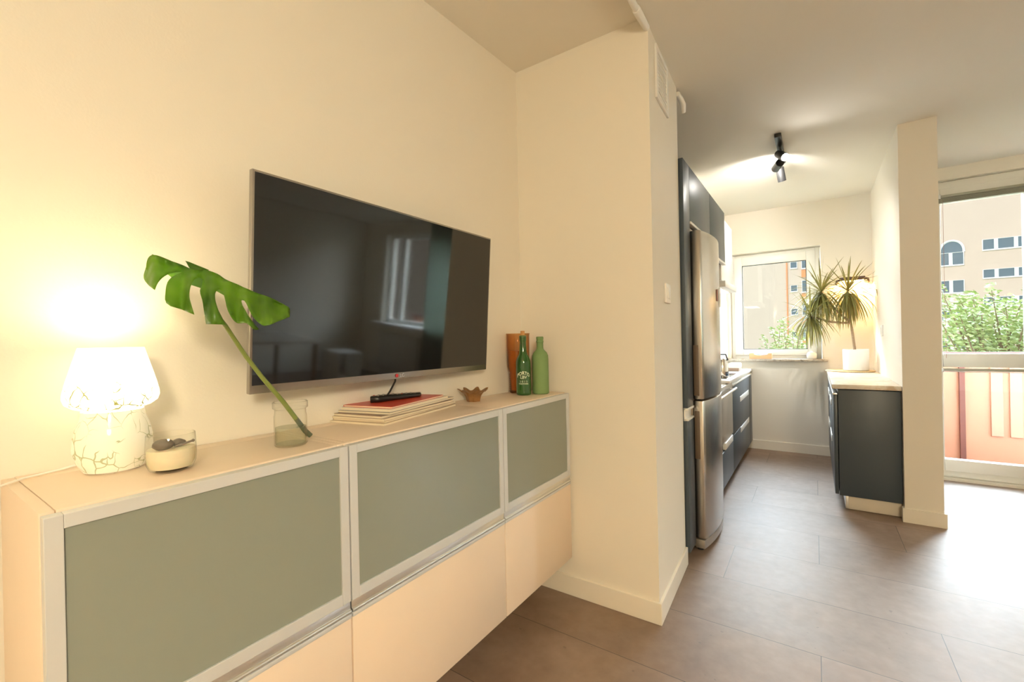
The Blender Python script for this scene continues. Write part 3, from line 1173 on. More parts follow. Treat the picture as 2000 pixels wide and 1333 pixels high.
# curled tip sticking up at the back
P = [leaf_pt(324, 127, -0.02), leaf_pt(352, 136, -0.016), leaf_pt(400, 156, -0.010), leaf_pt(470, 184, -0.004), leaf_pt(430, 196, -0.003), leaf_pt(368, 192, -0.004), leaf_pt(345, 165, -0.010)]
mb = MB()
mb.face(P)
o = mb.build('back_lobe', m_leaf, lf, True)
sm = o.modifiers.new('thickness', 'SOLIDIFY')
sm.thickness = 0.0012
base_pt = Vector((JX + 0.006, JY + 0.026, ZT + 0.016))
top_pt = leaf_pt(470, 300, -0.004)
pts = []
for (cx_, cy_, xx) in ((1085, 1205, None), (930, 1000, -1.085), (800, 850, -1.075), (700, 720, -1.068), (620, 600, -1.058), (574, 530, -1.050), (545, 492, -1.056), (512, 420, -1.075)):
    if xx is None:
        pts.append(at_x(cx_ / 3.174 + 260, cy_ / 3.174 + 470, JX + 0.004))
    else:
        pts.append(at_x(cx_ / 3.174 + 260, cy_ / 3.174 + 470, xx))
pts.append(leaf_pt(478, 300, -0.012))
MB().tube(pts, [0.0058, 0.0054, 0.005, 0.0046, 0.0043, 0.0042, 0.004, 0.003, 0.002], 10).build('stalk', m_stalk, lf, True)
MB().tube([pts[0] + Vector((0.003, 0.005, -0.003)), pts[0].lerp(pts[1], 0.12), pts[0].lerp(pts[1], 0.5)], [0.0063, 0.0066, 0.0058], 10).build('stalk_end', pmat('wet_dark_stalk', (0.10, 0.12, 0.07), 0.4), lf, True)

# ------------------------------------------------------------------ magazines and remote
m_paper = pmat('magazine_pages', (0.80, 0.72, 0.56), 0.7)


def mag(c, rz, w_, l_, t_, z, spine, cover, label, bend=0.0):
    g = thing('magazine', label, 'magazine', (c[0], c[1], z), rz, group='stack of magazines on the sideboard')
    mb = MB()
    b = bmesh.new()
    nx = 10
    for (z0, z1, ins, tgt) in ((0.0009, t_ - 0.0009, 0.0015, 'p'),):
        mb.box(-w_ / 2 + 0.001, w_ / 2 - ins, -l_ / 2 + ins, l_ / 2 - ins, z0, z1, 0)
    b.free()
    mb.build('pages', m_paper, g, smooth=False)
    mb = MB()
    mb.box(-w_ / 2, w_ / 2, -l_ / 2, l_ / 2, 0.0, 0.0009)
    mb.box(-w_ / 2, w_ / 2, -l_ / 2, l_ / 2, t_ - 0.0009, t_)
    mb.box(-w_ / 2 - 0.0006, -w_ / 2 + 0.0006, -l_ / 2, l_ / 2, 0.0, t_)
    mb.build('cover', cover, g, smooth=False)
    return g


m_c1 = pmat('cover_cream', (0.72, 0.62, 0.47), 0.4)
m_c2 = pmat('cover_brown', (0.35, 0.24, 0.17), 0.4)
m_c3 = pmat('cover_white', (0.82, 0.78, 0.70), 0.4)
m_c4 = pmat('cover_grey', (0.30, 0.27, 0.23), 0.35)
m_c5 = bpy.data.materials.new('cover_red')
m_c5 = pmat('cover_red', (0.62, 0.075, 0.045), 0.35)
m_c6 = pmat('cover_tan', (0.60, 0.48, 0.34), 0.4)
P0 = at_z(745, 834, ZT)
P1 = at_z(893, 792, ZT)
ang = math.atan2(P1.y - P0.y, P1.x - P0.x) - PI / 2
MC = Vector(((P0.x + P1.x) / 2, (P0.y + P1.y) / 2, 0))
nrm = Vector((-math.cos(ang), -math.sin(ang), 0))
along = Vector((-math.sin(ang), math.cos(ang), 0))
MC = MC + nrm * 0.105
z = ZT
specs = [(0.0, 0.0, 0.0, 0.212, 0.43, 0.0062, m_c1, 'bottom cream magazine of the stack under the television'),
         (0.003, 0.006, 0.6, 0.206, 0.42, 0.0058, m_c6, 'second magazine from the bottom of the stack, tan cover'),
         (-0.001, 0.002, -0.8, 0.208, 0.42, 0.0060, m_c1, 'third magazine from the bottom of the stack, cream cover'),
         (0.002, -0.005, -2.4, 0.205, 0.40, 0.0080, m_c2, 'brown covered magazine at mid height of the stack'),
         (0.004, 0.016, 1.2, 0.206, 0.40, 0.0075, m_c4, 'grey covered magazine third from the top, sticking out to the right'),
         (-0.002, -0.004, 0.4, 0.195, 0.35, 0.0085, m_c3, 'white magazine directly under the red one'),
         (0.0, -0.012, 1.5, 0.190, 0.315, 0.0058, m_c5, 'red covered magazine on top of the stack under the remote')]
for (dx, dy, da, w_, l_, t_, cv, lb) in specs:
    q = MC + nrm * dx + along * dy
    mag(q, ang + R(da), w_, l_, t_, z, None, cv, lb)
    z += t_ + 0.0004
ZM = z
g = None
P0 = at_z(728, 788, ZM)
P1 = at_z(826, 774, ZM)
c_ = (P0 + P1) / 2
ra = math.atan2(P1.y - P0.y, P1.x - P0.x)
rem = thing('remote_control', 'black television remote lying on the red magazine', 'remote', (c_.x - 0.012, c_.y, ZM), ra)
LR = 0.212
mb = MB()
b = bmesh.new()
prof = []
ns = 16
for i in range(ns + 1):
    s_ = -LR / 2 + LR * i / ns
    k = (1 - abs(2 * i / ns - 1) ** 5)
    hw = 0.023 * (0.80 + 0.20 * k) * (max(0.0, 1 - abs(2 * i / ns - 1) ** 14)) ** 0.5 + 0.003
    zt_ = 0.018 + 0.004 * math.cos(PI * (i / ns - 0.15))
    ring = []
    for a in range(12):
        th = 2 * PI * a / 12
        cy, cz_ = math.cos(th), math.sin(th)
        yy = hw * math.copysign(abs(cy) ** 0.6, cy)
        zz = zt_ / 2 + zt_ / 2 * math.copysign(abs(cz_) ** 0.6, cz_)
        ring.append(b.verts.new((s_, yy, zz)))
    prof.append(ring)
for A, D in zip(prof[:-1], prof[1:]):
    for k in range(12):
        b.faces.new((A[k], A[(k + 1) % 12], D[(k + 1) % 12], D[k]))
b.faces.new(prof[0][::-1])
b.faces.new(prof[-1])
mb._add(b)
mb.build('remote_body', m_black, rem, ang=60)
m_btn = pmat('button_grey', (0.35, 0.33, 0.30), 0.5)
m_btr = pmat('button_red', (0.6, 0.10, 0.05), 0.5)
k = 0
for i in range(9):
    for j in range(3):
        bx, by = -0.085 + i * 0.0195, -0.012 + j * 0.012
        zz = 0.018 + 0.004 * math.cos(PI * ((bx + LR / 2) / LR - 0.15))
        MB().lathe([(0, 0), (0.0034, 0), (0.0034, 0.0016), (0, 0.002)], (bx, by, zz - 0.0006), 8).build('button', m_btr if (i, j) in ((0, 2), (5, 0)) else m_btn, rem)
        k += 1

# ------------------------------------------------------------------ carved wooden flower bowl
m_wood = pmat('carved_brown_wood', (0.26, 0.13, 0.045), 0.38, vary=0.4, vscale=45, coat=0.2)
fc = at_z(930, 786, ZT)
mb = MB()
b = bmesh.new()
seg, lv = 72, 12
rings = []
for s_ in range(2):
    for l in range(lv + 1):
        f = l / lv if s_ == 0 else 1 - l / lv
        ring = []
        for i in range(seg):
            th = 2 * PI * i / seg
            pet = (0.5 + 0.5 * math.cos(th * 7)) ** 1.5
            r = 0.029 + 0.009 * f + 0.014 * f ** 3 + 0.017 * pet ** 1.5 * f ** 3 - 0.004 * (1 - pet) * (1 - f * f)
            zz = 0.054 * f * (1 - 0.26 * (1 - pet) * f * f)
            if s_ == 1:
                r -= 0.006
                zz = max(zz, 0.007)
                if l == lv:
                    r = 0.012
            ring.append(b.verts.new((r * math.cos(th), r * math.sin(th), zz)))
        rings.append(ring)
for A, D in zip(rings[:-1], rings[1:]):
    for i in range(seg):
        b.faces.new((A[i], A[(i + 1) % seg], D[(i + 1) % seg], D[i]))
b.faces.new(rings[0][::-1])
b.faces.new(rings[-1])
mb._add(b)
o = mb.build('wooden_flower_bowl', m_wood, ang=50)
o.location = (fc.x - 0.028, fc.y + 0.018, ZT)
o.rotation_euler = (0, 0, 0.2)
tag(o, 'small carved brown wooden bowl shaped like an open flower', 'bowl')

# ------------------------------------------------------------------ bottles and vase
vase = thing('amber_vase', 'tall amber glass vase standing behind the bottles', 'vase', (-1.177, 1.775, ZT))
VP = [(0, 0), (0.034, 0), (0.037, 0.004)]
for k in range(9):
    VP += [(0.0375, 0.010 + k * 0.009), (0.0355, 0.0145 + k * 0.009)]
VP += [(0.038, 0.095), (0.043, 0.115), (0.0445, 0.14), (0.0455, 0.20), (0.046, 0.255), (0.048, 0.262)]
VP = [(r * 1.20, z * 1.08) for r, z in VP]
m_amber = thin_glass('amber_glass', (0.86, 0.62, 0.38), (0.30, 0.15, 0.05), 0.05, power=1.3)
MB().lathe(VP, seg=48).build('vase_glass', m_amber, vase)
MB().lathe([(0, 0.011), (0.037, 0.013), (0.040, 0.09), (0.047, 0.13), (0.048, 0.20), (0, 0.20)], seg=40).build('amber_wax', pmat('amber_wax', (0.50, 0.24, 0.06), 0.4), vase)

gp = at_z(1054, 766, ZT)
gd = Vector((gp.x, gp.y, 0)).normalized()
gc = Vector((-1.058, 1.780, 0))
bt = thing('green_bottle', 'matt pale green painted bottle at the right end of the sideboard', 'bottle', (gc.x, gc.y, ZT))
GP = [(0, 0), (0.033, 0), (0.0365, 0.004), (0.0365, 0.150), (0.0355, 0.165), (0.030, 0.178), (0.020, 0.188), (0.0155, 0.194), (0.0148, 0.20), (0.0145, 0.222)]
GN = [(0.0145, 0.222), (0.0165, 0.223), (0.0165, 0.229), (0.0148, 0.231), (0.0148, 0.235), (0.0162, 0.237), (0.0162, 0.246), (0.0135, 0.248), (0, 0.2475)]
m_mgreen = pmat('matt_green_paint', (0.19, 0.31, 0.12), 0.75, bump=0.1, bscale=500)
MB().lathe([(r * 1.05, z * 1.07) for r, z in GP], seg=44).build('bottle_body', m_mgreen, bt)
MB().lathe([(r * 1.05, z * 1.07) for r, z in GN], seg=36).build('bottle_neck', m_mgreen, bt)

pp = at_z(1021, 768, ZT)
pd = Vector((pp.x, pp.y, 0)).normalized()
pc = Vector((-1.106, 1.708, 0))
pb = thing('port_bottle', 'dark green glass port bottle with white lettering and cork stopper', 'bottle', (pc.x, pc.y, ZT))
PR = 0.0300
PP = [(0, 0.0), (0.027, 0), (0.0300, 0.004), (0.0300, 0.132), (0.029, 0.145), (0.024, 0.160), (0.0175, 0.172), (0.0150, 0.185), (0.0135, 0.215), (0.0130, 0.228)]
PI_ = [(0.0105, 0.250), (0.0110, 0.215), (0.0125, 0.186), (0.015, 0.174), (0.0215, 0.160), (0.0262, 0.145), (0.0272, 0.132), (0.0272, 0.01), (0, 0.012)]
m_gglass = pmat('green_glass', (0.015, 0.11, 0.013), 0.06, coat=1.0, Alpha=0.82)
MB().lathe(PP + [(0.0148, 0.229), (0.0148, 0.250), (0.0125, 0.252)], seg=44, mat=Matrix.Diagonal((1.12, 1.12, 1.08, 1))).build('bottle_glass', m_gglass, pb)
MB().lathe([(0, 0.246), (0.0100, 0.246), (0.0102, 0.252), (0.0085, 0.253), (0.0085, 0.271), (0, 0.2715)], seg=20, mat=Matrix.Diagonal((1.12, 1.12, 1.08, 1))).build('cork', pmat('cork', (0.55, 0.30, 0.12), 0.8, vary=0.25, vscale=120), pb)
m_let = pmat('white_print', (0.85, 0.82, 0.74), 0.5)
face_ang = math.atan2(-pd.y, -pd.x)


def wrap(mb, txt, size, z0, arc=0.0, sx_=1.0, bold=0.0):
    b = text_mesh(txt, size, 0.0002)
    for v in b.verts:
        x = v.co.x * sx_
        zz = v.co.y + z0 - arc * (x / PR) ** 2 * 0.02
        a = face_ang + x / PR
        rr = PR * 1.12 + 0.0004 + v.co.z
        v.co = Vector((rr * math.cos(a), rr * math.sin(a), zz * 1.08))
    mb._add(b)


mb = MB()
wrap(mb, 'PORTO', 0.0205, 0.087, 0.75, 0.82)
wrap(mb, 'PORTO', 0.0205, 0.0877, 0.75, 0.83)
wrap(mb, 'LBV', 0.0175, 0.0705, 0, 0.95)
wrap(mb, 'LBV', 0.0175, 0.0709, 0, 0.97)
wrap(mb, '2 0 1 3', 0.0115, 0.0545, 0, 1.0)
wrap(mb, 'TRADITIONAL', 0.0075, 0.0465, 0, 0.85)
mb.build('lettering', m_let, pb, smooth=False)

# ------------------------------------------------------------------ vent grille and switches
v = thing('vent_grille', 'white plastic vent grille high on the narrow cream wall strip', 'vent', (-0.567, 2.1, 2.29))


def sx_at(y):
    return -0.563 - 0.027 * (y - 1.895) / 0.58


def strip_box(mb, y0, y1, z0, z1, t0, t1, bev=0.0):
    mb.prism([(sx_at(y0) + t0, y0), (sx_at(y1) + t0, y1), (sx_at(y1) + t1, y1), (sx_at(y0) + t1, y0)], z0, z1, bev)


mb = MB()
strip_box(mb, 2.0, 2.03, 2.285, 2.525, 0.0005, 0.010, 0.001)
strip_box(mb, 2.20, 2.23, 2.285, 2.525, 0.0005, 0.010, 0.001)
strip_box(mb, 2.03, 2.20, 2.285, 2.31, 0.0005, 0.010, 0.001)
strip_box(mb, 2.03, 2.20, 2.50, 2.525, 0.0005, 0.010, 0.001)
mb.build('vent_frame', m_white, v, True)
mb = MB()
strip_box(mb, 2.03, 2.20, 2.31, 2.50, 0.0005, 0.003)
for k in range(11):
    strip_box(mb, 2.035, 2.195, 2.313 + k * 0.017, 2.322 + k * 0.017, 0.003, 0.008)
mb.build('slats', m_white, v, True, smooth=False)

v = thing('light_switch', 'white light switch on the narrow cream wall strip beside the fridge', 'light switch', (-0.57, 2.16, 1.38))
mb = MB()
strip_box(mb, 2.10, 2.19, 1.378, 1.468, 0.0005, 0.010, 0.002)
mb.build('switch_plate', m_white, v, True)
mb = MB()
strip_box(mb, 2.122, 2.168, 1.398, 1.448, 0.010, 0.0145, 0.001)
mb.build('rocker', m_white, v, True)
v = thing('light_switch', 'white switch on the pale partition wall to the right of the potted plant', 'light switch', (0.46, 4.7, 1.18))
MB().box(0.448, 0.4595, 4.655, 4.745, 1.19, 1.28, 0.002).build('switch_plate', m_white, v, True)
MB().box(0.4445, 0.448, 4.675, 4.725, 1.21, 1.26, 0.001).build('rocker', m_white, v, True)

# ------------------------------------------------------------------ kitchen, left row
XK = -0.567
tc_ = thing('tall_cabinet', 'tall slim navy cabinet beside the fridge at the wall strip', 'cabinet', (-0.85, 2.55, 0.02))
MB().box(-1.2, XK - 0.022, 2.480, 2.618, 0.06, 2.175, 0.001).build('body', m_navy, tc_, True)
MB().box(XK - 0.021, XK, 2.480, 2.618, 0.835, 2.175, 0.001).build('upper_door', m_navy, tc_, True)
MB().box(XK - 0.021, XK, 2.480, 2.618, 0.06, 0.765, 0.001).build('lower_door', m_navy, tc_, True)
mb = MB()
mb.box(XK - 0.021, XK - 0.012, 2.481, 2.617, 0.765, 0.835, 0.001)
mb.box(XK - 0.021, XK + 0.004, 2.481, 2.617, 0.822, 0.834, 0.002)
mb.box(XK - 0.021, XK + 0.004, 2.481, 2.617, 0.766, 0.776, 0.002)
mb.build('handle_profile', m_white, tc_, True)


def top_cab(y0, y1, z0, label):
    c = thing('wall_cabinet', label, 'cabinet', (-0.85, (y0 + y1) / 2, z0), group='navy wall cabinets in the kitchen')
    MB().box(-1.2 if y1 < 3.8 else -0.798, XK - 0.022, y0, y1, z0, 2.175, 0.001).build('body', m_navy, c, True)
    MB().box(XK - 0.021, XK, y0 + 0.0015, y1 - 0.0015, z0 + 0.004, 2.175, 0.001).build('door', m_navy, c, True)
    MB().box(XK - 0.021, XK + 0.006, y0 + 0.002, y1 - 0.002, z0 - 0.012, z0 + 0.003, 0.002).build('handle_profile', m_white, c, True)


top_cab(2.621, 3.205, 1.862, 'navy wall cabinet above the fridge')
top_cab(3.208, 3.80, 1.78, 'navy wall cabinet at the window end, beside the hood')

# fridge with gently bowed doors
fr = thing('fridge', 'tall stainless steel fridge freezer with bowed doors and recessed grips', 'fridge', (-0.8, 2.92, 0.0))
FY0, FY1 = 2.635, 3.205
mb = MB()
mb.box(-1.19, -0.575, FY0 + 0.01, FY1 - 0.01, 0.03, 1.835, 0.004)
mb.build('cabinet_shell', pmat('fridge_side', (0.42, 0.36, 0.29), 0.4, 0.6), fr, True)


def bow_poly(off=0.0, n=18):
    P_ = [(-0.572, FY0), ]
    for i in range(n + 1):
        s_ = i / n
        P_.append((-0.520 + off + 0.034 * (1 - (2 * s_ - 1) ** 2), FY0 + (FY1 - FY0) * s_))
    P_.append((-0.572, FY1))
    return P_


for nm, z0, z1 in (('upper_door', 0.866, 1.812), ('lower_door', 0.085, 0.856)):
    d = MB().prism(bow_poly(), z0, z1, 0.003).build(nm, m_steel, fr, True, ang=30)
    h0, h1 = ((0.885, 1.17) if nm == 'upper_door' else (0.53, 0.80))
    hd = MB().box(-0.566, -0.538, FY0 - 0.003, FY0 + 0.006, h0, h1, 0.003).build('grip_recess', pmat('grip_dark', (0.14, 0.10, 0.07), 0.45), d)
    hd.location = -Vector(fr.location)
MB().prism(bow_poly(-0.004), 0.03, 0.078, 0.002).build('plinth', pmat('fridge_plinth', (0.45, 0.42, 0.38), 0.35, 0.8), fr, True)
for yy in (FY0 + 0.06, FY1 - 0.06):
    MB().lathe([(0, 0), (0.018, 0), (0.018, 0.028), (0, 0.03)], (-0.56, yy, 0.001), 14).build('foot', m_black, fr, True)
mb = MB()
mb.box(-0.4842, -0.4825, 2.905, 2.945, 1.43, 1.50)
o = mb.build('fridge_magnet', m_red)
tag(o, 'small reddish magnet on the upper fridge door', 'magnet')
o = MB().box(-0.4868, -0.4848, 3.00, 3.05, 1.40, 1.52).build('fridge_note', m_white)
tag(o, 'small white paper note on the upper fridge door', 'note')

# hood
hd = thing('cooker_hood', 'white cooker hood with a slanted visor between fridge and window', 'cooker hood', (-0.7, 4.1, 1.58))
MB().box(-0.797, -0.60, 3.83, 4.42, 1.66, 2.175, 0.004).build('hood_body', m_white, hd, True)
MB().prism([(-0.797, 3.83), (-0.572, 3.83), (-0.572, 4.42), (-0.797, 4.42)], 1.605, 1.655, 0.004).build('visor', m_white, hd, True)
o = MB().box(-0.78, -0.63, 3.88, 4.37, 1.6005, 1.6045).build('hood_lamp', emit('hood_lamp_glow', (1, 0.95, 0.85), 2.5), hd, True)

# glossy splashback panel
o = MB().box(-0.7985, -0.793, 3.85, 5.40, 0.885, 1.60).build('splashback', pmat('glossy_white_glass', (0.80, 0.80, 0.77), 0.04, spec=0.8), None)
tag(o, 'glossy white splashback beside the kitchen window', 'splashback')

XD = -0.570
ov = thing('built_in_oven', 'built-in steel fronted oven between the fridge and the drawers', 'oven', (-0.8, 3.66, 0.1))
MB().box(-1.18, XD - 0.022, 3.215, 3.828, 0.36, 0.838, 0.001).box(-0.79, XD - 0.022, 3.829, 4.055, 0.36, 0.838, 0.001).build('body', m_white, ov, True)
MB().box(XD - 0.021, XD, 3.215, 4.055, 0.415, 0.765, 0.003).build('oven_door', m_steel, ov, True)
MB().box(XD - 0.021, XD, 3.215, 4.055, 0.772, 0.838, 0.003).build('control_panel', m_steel, ov, True)
mb = MB()
mb.tube([(XD + 0.035, 3.26, 0.79), (XD + 0.035, 4.01, 0.79)], 0.009, 12)
for yy in (3.32, 3.95):
    mb.tube([(XD - 0.002, yy, 0.79), (XD + 0.035, yy, 0.79)], 0.006, 8)
mb.build('bar_handle', m_white, ov, True)
dr = thing('plinth_drawer', 'low navy drawer under the steel oven', 'drawer', (-0.8, 3.66, 0.09))
MB().box(-1.18, XD - 0.022, 3.215, 3.828, 0.09, 0.355, 0.001).box(-0.79, XD - 0.022, 3.829, 4.055, 0.09, 0.355, 0.001).build('body', m_navy, dr, True)
MB().box(XD - 0.021, XD, 3.215, 4.055, 0.09, 0.352, 0.002).build('drawer_front', m_navy, dr, True)
MB().box(XD - 0.018, XD + 0.004, 3.66, 4.02, 0.356, 0.408, 0.003).build('handle_profile', m_white, dr, True)

un = thing('drawer_unit', 'navy kitchen drawer unit under the white worktop near the window', 'cabinet', (-0.68, 4.7, 0.09))
MB().box(-0.79, XD - 0.022, 4.06, 5.385, 0.09, 0.80, 0.001).build('body', m_navy, un, True)
zs = [(0.09, 0.387), (0.39, 0.795)]
for z0, z1 in zs:
    MB().box(XD - 0.021, XD, 4.062, 5.17, z0, z1, 0.002).build('drawer_front', m_navy, un, True)
MB().box(XD - 0.021, XD, 5.173, 5.385, 0.09, 0.795, 0.002).build('filler_panel', m_navy, un, True)
for z0 in (0.615, 0.335):
    mb = MB()
    mb.box(XD - 0.010, XD + 0.0035, 4.50, 5.10, z0, z0 + 0.048, 0.002)
    mb.build('handle_recess', m_white, un, True)
MB().box(XD - 0.021, XD + 0.004, 4.062, 5.385, 0.798, 0.815, 0.002).build('top_profile', m_white, un, True)
MB().box(-0.78, XD - 0.06, 3.22, 5.385, 0.003, 0.088).build('toe_kick', m_dark, un, True)
m_wtop = pmat('white_worktop', (0.86, 0.85, 0.82), 0.3)
o = MB().box(-0.79, XD + 0.012, 3.835, 5.40, 0.862, 0.884, 0.002).build('worktop', m_wtop)
tag(o, 'white worktop of the left kitchen row below the window', 'worktop')
o.location.z = -0.02
un2 = MB().box(-0.79, XD - 0.01, 4.062, 5.39, 0.816, 0.840, 0.001).build('worktop_support', m_white, un, True)

m_chrome = pmat('chrome', (0.75, 0.75, 0.75), 0.12, 1.0)
hb = thing('ceramic_hob', 'black ceramic hob set in the white worktop', 'hob', (-0.68, 4.3, 0.864))
MB().box(-0.785, -0.60, 4.0, 4.55, 0.8645, 0.870, 0.002).build('hob_plate', pmat('hob_glass', (0.02, 0.02, 0.022), 0.08), hb, True)
mb = MB()
for (xx, yy, rr) in ((-0.73, 4.15, 0.04), (-0.65, 4.40, 0.035)):
    mb.lathe([(rr - 0.003, 0), (rr, 0), (rr, 0.0006), (rr - 0.003, 0.0006)], (xx, yy, 0.870), 28, closed=True)
mb.build('heating_rings', pmat('ring_grey', (0.3, 0.3, 0.3), 0.4), hb, True)
kt = thing('steel_kettle', 'small steel kettle at the end of the worktop behind the fridge', 'kettle', (-0.655, 4.12, 0.8705))
MB().lathe([(0, 0), (0.05, 0), (0.053, 0.01), (0.048, 0.10), (0.036, 0.15), (0.03, 0.155), (0, 0.158)], seg=28).build('kettle_body', m_chrome, kt)
MB().tube([(-0.02, 0, 0.155), (-0.015, 0, 0.19), (0.03, 0, 0.19), (0.045, 0, 0.14)], 0.006, 8).build('kettle_handle', m_black, kt)
sb_ = thing('sponge_box', 'small cream and brown box standing on the white worktop', 'box', (-0.67, 4.98, 0.865))
MB().box(-0.055, 0.045, -0.09, 0.09, 0.0, 0.03, 0.003).build('box_base', pmat('box_brown', (0.25, 0.17, 0.12), 0.6), sb_)
MB().box(-0.057, 0.047, -0.092, 0.092, 0.03, 0.075, 0.006).build('box_lid', pmat('box_cream', (0.78, 0.68, 0.55), 0.6), sb_)

# ------------------------------------------------------------------ items on the kitchen sill
ZS = 0.969
tr = thing('tissue_box', 'scooped orange cardboard box of tissues on the kitchen sill', 'box', (-0.478, 5.40, ZS))
m_card = pmat('orange_card', (0.72, 0.42, 0.22), 0.6, vary=0.15, vscale=25)
mb = MB()
n = 12
for yy in (-0.035, 0.033):
    pts = [(-0.105, 0), (0.105, 0), (0.105, 0.055), (0.08, 0.055)] + [(0.07 * math.cos(PI * i / n), 0.055 - 0.022 * math.sin(PI * i / n)) for i in range(n + 1)] + [(-0.08, 0.055), (-0.105, 0.055)]
    lo = [mb.bm.verts.new((a, yy, b1)) for a, b1 in pts]
    hi = [mb.bm.verts.new((a, yy + 0.002, b1)) for a, b1 in pts]
    mb.bm.faces.new(lo)
    mb.bm.faces.new(hi[::-1])
    for i in range(len(pts)):
        j = (i + 1) % len(pts)
        mb.bm.faces.new((lo[i], hi[i], hi[j], lo[j]))
mb.box(-0.105, -0.103, -0.033, 0.033, 0, 0.055)
mb.box(0.103, 0.105, -0.033, 0.033, 0, 0.055)
mb.box(-0.103, 0.103, -0.033, 0.033, 0, 0.002)
mb.build('carton', m_card, tr, smooth=False)
MB().blob((-0.03, 0, 0.036), 0.03, 2, 0.5, 1, (1.4, 0.8, 1)).build('tissue', pmat('tissue_blue', (0.45, 0.68, 0.72), 0.8), tr)
MB().blob((0.03, 0, 0.034), 0.026, 2, 0.5, 5, (1.3, 0.8, 0.9)).build('tissue', pmat('tissue_pink', (0.72, 0.42, 0.50), 0.8), tr)
jr = thing('ceramic_jar', 'little white ceramic jar at the right end of the kitchen sill', 'jar', (-0.028, 5.425, ZS))
MB().lathe([(0, 0.0), (0.038, 0), (0.044, 0.01), (0.044, 0.045), (0.038, 0.055), (0, 0.056)], seg=28).build('jar_body', m_white, jr)
MB().lathe([(0, 0.056), (0.036, 0.056), (0.034, 0.064), (0.01, 0.068), (0.008, 0.076), (0, 0.077)], seg=24).build('lid', m_white, jr)

# ------------------------------------------------------------------ kitchen, right row
rc = thing('base_cabinet', 'dark navy base cabinet beside the pillar with steel toe plate', 'cabinet', (0.28, 4.6, 0.0))
MB().box(0.126, 0.457, 3.800, 5.40, 0.100, 0.83, 0.001).build('body', m_navy, rc, True)
XR = 0.122
yy = [3.805, 4.20, 4.75, 5.38]
for i in range(3):
    MB().box(XR - 0.021, XR, yy[i], yy[i + 1] - 0.003, 0.105, 0.79, 0.002).build('door', m_navy, rc, True)
MB().box(XR - 0.026, XR + 0.001, 3.803, 5.38, 0.792, 0.806, 0.002).build('top_profile', m_aluhi, rc, True)
for i, (y0, y1) in enumerate(((4.25, 4.60), (4.85, 5.2))):
    for z0 in (0.66, 0.38):
        MB().box(XR - 0.026, XR - 0.018, y0, y1, z0, z0 + 0.05, 0.002).build('handle_recess', m_white, rc, True)
MB().box(0.175, 0.455, 3.832, 3.842, 0.004, 0.098, 0.001).build('toe_plate', pmat('cream_plinth', (0.78, 0.72, 0.62), 0.4), rc, True)
MB().box(0.158, 0.175, 3.832, 5.38, 0.004, 0.098, 0.001).build('plinth', m_aluhi, rc, True)
m_wt = marble_mat('oak_marble_worktop', (0.82, 0.76, 0.67), (0.66, 0.52, 0.38), (0.76, 0.67, 0.55), 4)
o = MB().box(0.092, 0.458, 3.775, 5.40, 0.838, 0.869, 0.003).build('stone_worktop', m_wt)
tag(o, 'light beige veined worktop on the navy base cabinet', 'worktop')

# straw mat, pot, dragon tree
mx_, my_ = 0.262, 5.12
m_straw = pmat('woven_straw', (0.60, 0.42, 0.20), 0.8, bump=0.5, bscale=90, vary=0.25, vscale=70)
mb = MB()
for k in range(9):
    rr = 0.02 + k * 0.0195
    mb.lathe([(rr + 0.0098 * math.cos(2 * PI * i / 8), 0.0045 + 0.0042 * math.sin(2 * PI * i / 8)) for i in range(8)], seg=48, closed=True)
o = mb.build('straw_mat', m_straw)
o.location = (mx_, my_, 0.8695)
tag(o, 'round woven straw mat under the white plant pot', 'mat')
ZP = 0.8695 + 0.0088
pot = thing('plant_pot', 'plain white cylindrical pot on the straw mat', 'plant pot', (mx_ + 0.045, my_, ZP))
MB().lathe([(0, 0), (0.088, 0), (0.094, 0.006), (0.097, 0.19), (0.095, 0.193), (0.089, 0.19), (0.087, 0.16), (0, 0.158)], seg=48).build('pot_wall', pmat('white_ceramic', (0.84, 0.83, 0.80), 0.35), pot)
MB().lathe([(0, 0.159), (0.086, 0.161), (0.086, 0.168), (0.04, 0.172), (0, 0.17)], seg=32).build('soil', pmat('soil', (0.10, 0.07, 0.05), 0.95), pot)
dt = thing('dragon_tree', 'three-headed dragon tree with drooping narrow leaves in the white pot', 'plant', (mx_ + 0.045, my_, ZP + 0.165))
m_dl = pmat('dragon_leaf', (0.11, 0.13, 0.045), 0.4, vary=0.4, vscale=9)
nt = m_dl.node_tree
tl = nt.nodes.new('ShaderNodeBsdfTranslucent')
tl.inputs[0].default_value = (0.50, 0.40, 0.10, 1)
mxs = nt.nodes.new('ShaderNodeMixShader')
mxs.inputs[0].default_value = 0.25
nt.links.new(nt.nodes['Principled BSDF'].outputs[0], mxs.inputs[1])
nt.links.new(tl.outputs[0], mxs.inputs[2])
nt.links.new(mxs.outputs[0], nt.nodes['Material Output'].inputs[0])
m_stem = pmat('ringed_stem', (0.38, 0.27, 0.17), 0.8, vary=0.3, vscale=80)
ground_p = Vector((mx_ + 0.035, my_, ZP + 0.14))
heads = [(at_y(1604, 572, 5.12), 125, 0.33, 1), (at_y(1656, 570, 5.14), 130, 0.33, 2), (at_y(1583, 618, 5.03), 95, 0.29, 3)]
fork = at_y(1662, 632, 5.12)
MB().tube([ground_p, at_y(1669, 680, 5.12), fork], [0.014, 0.012, 0.011], 10).build('stem', m_stem, dt, True)
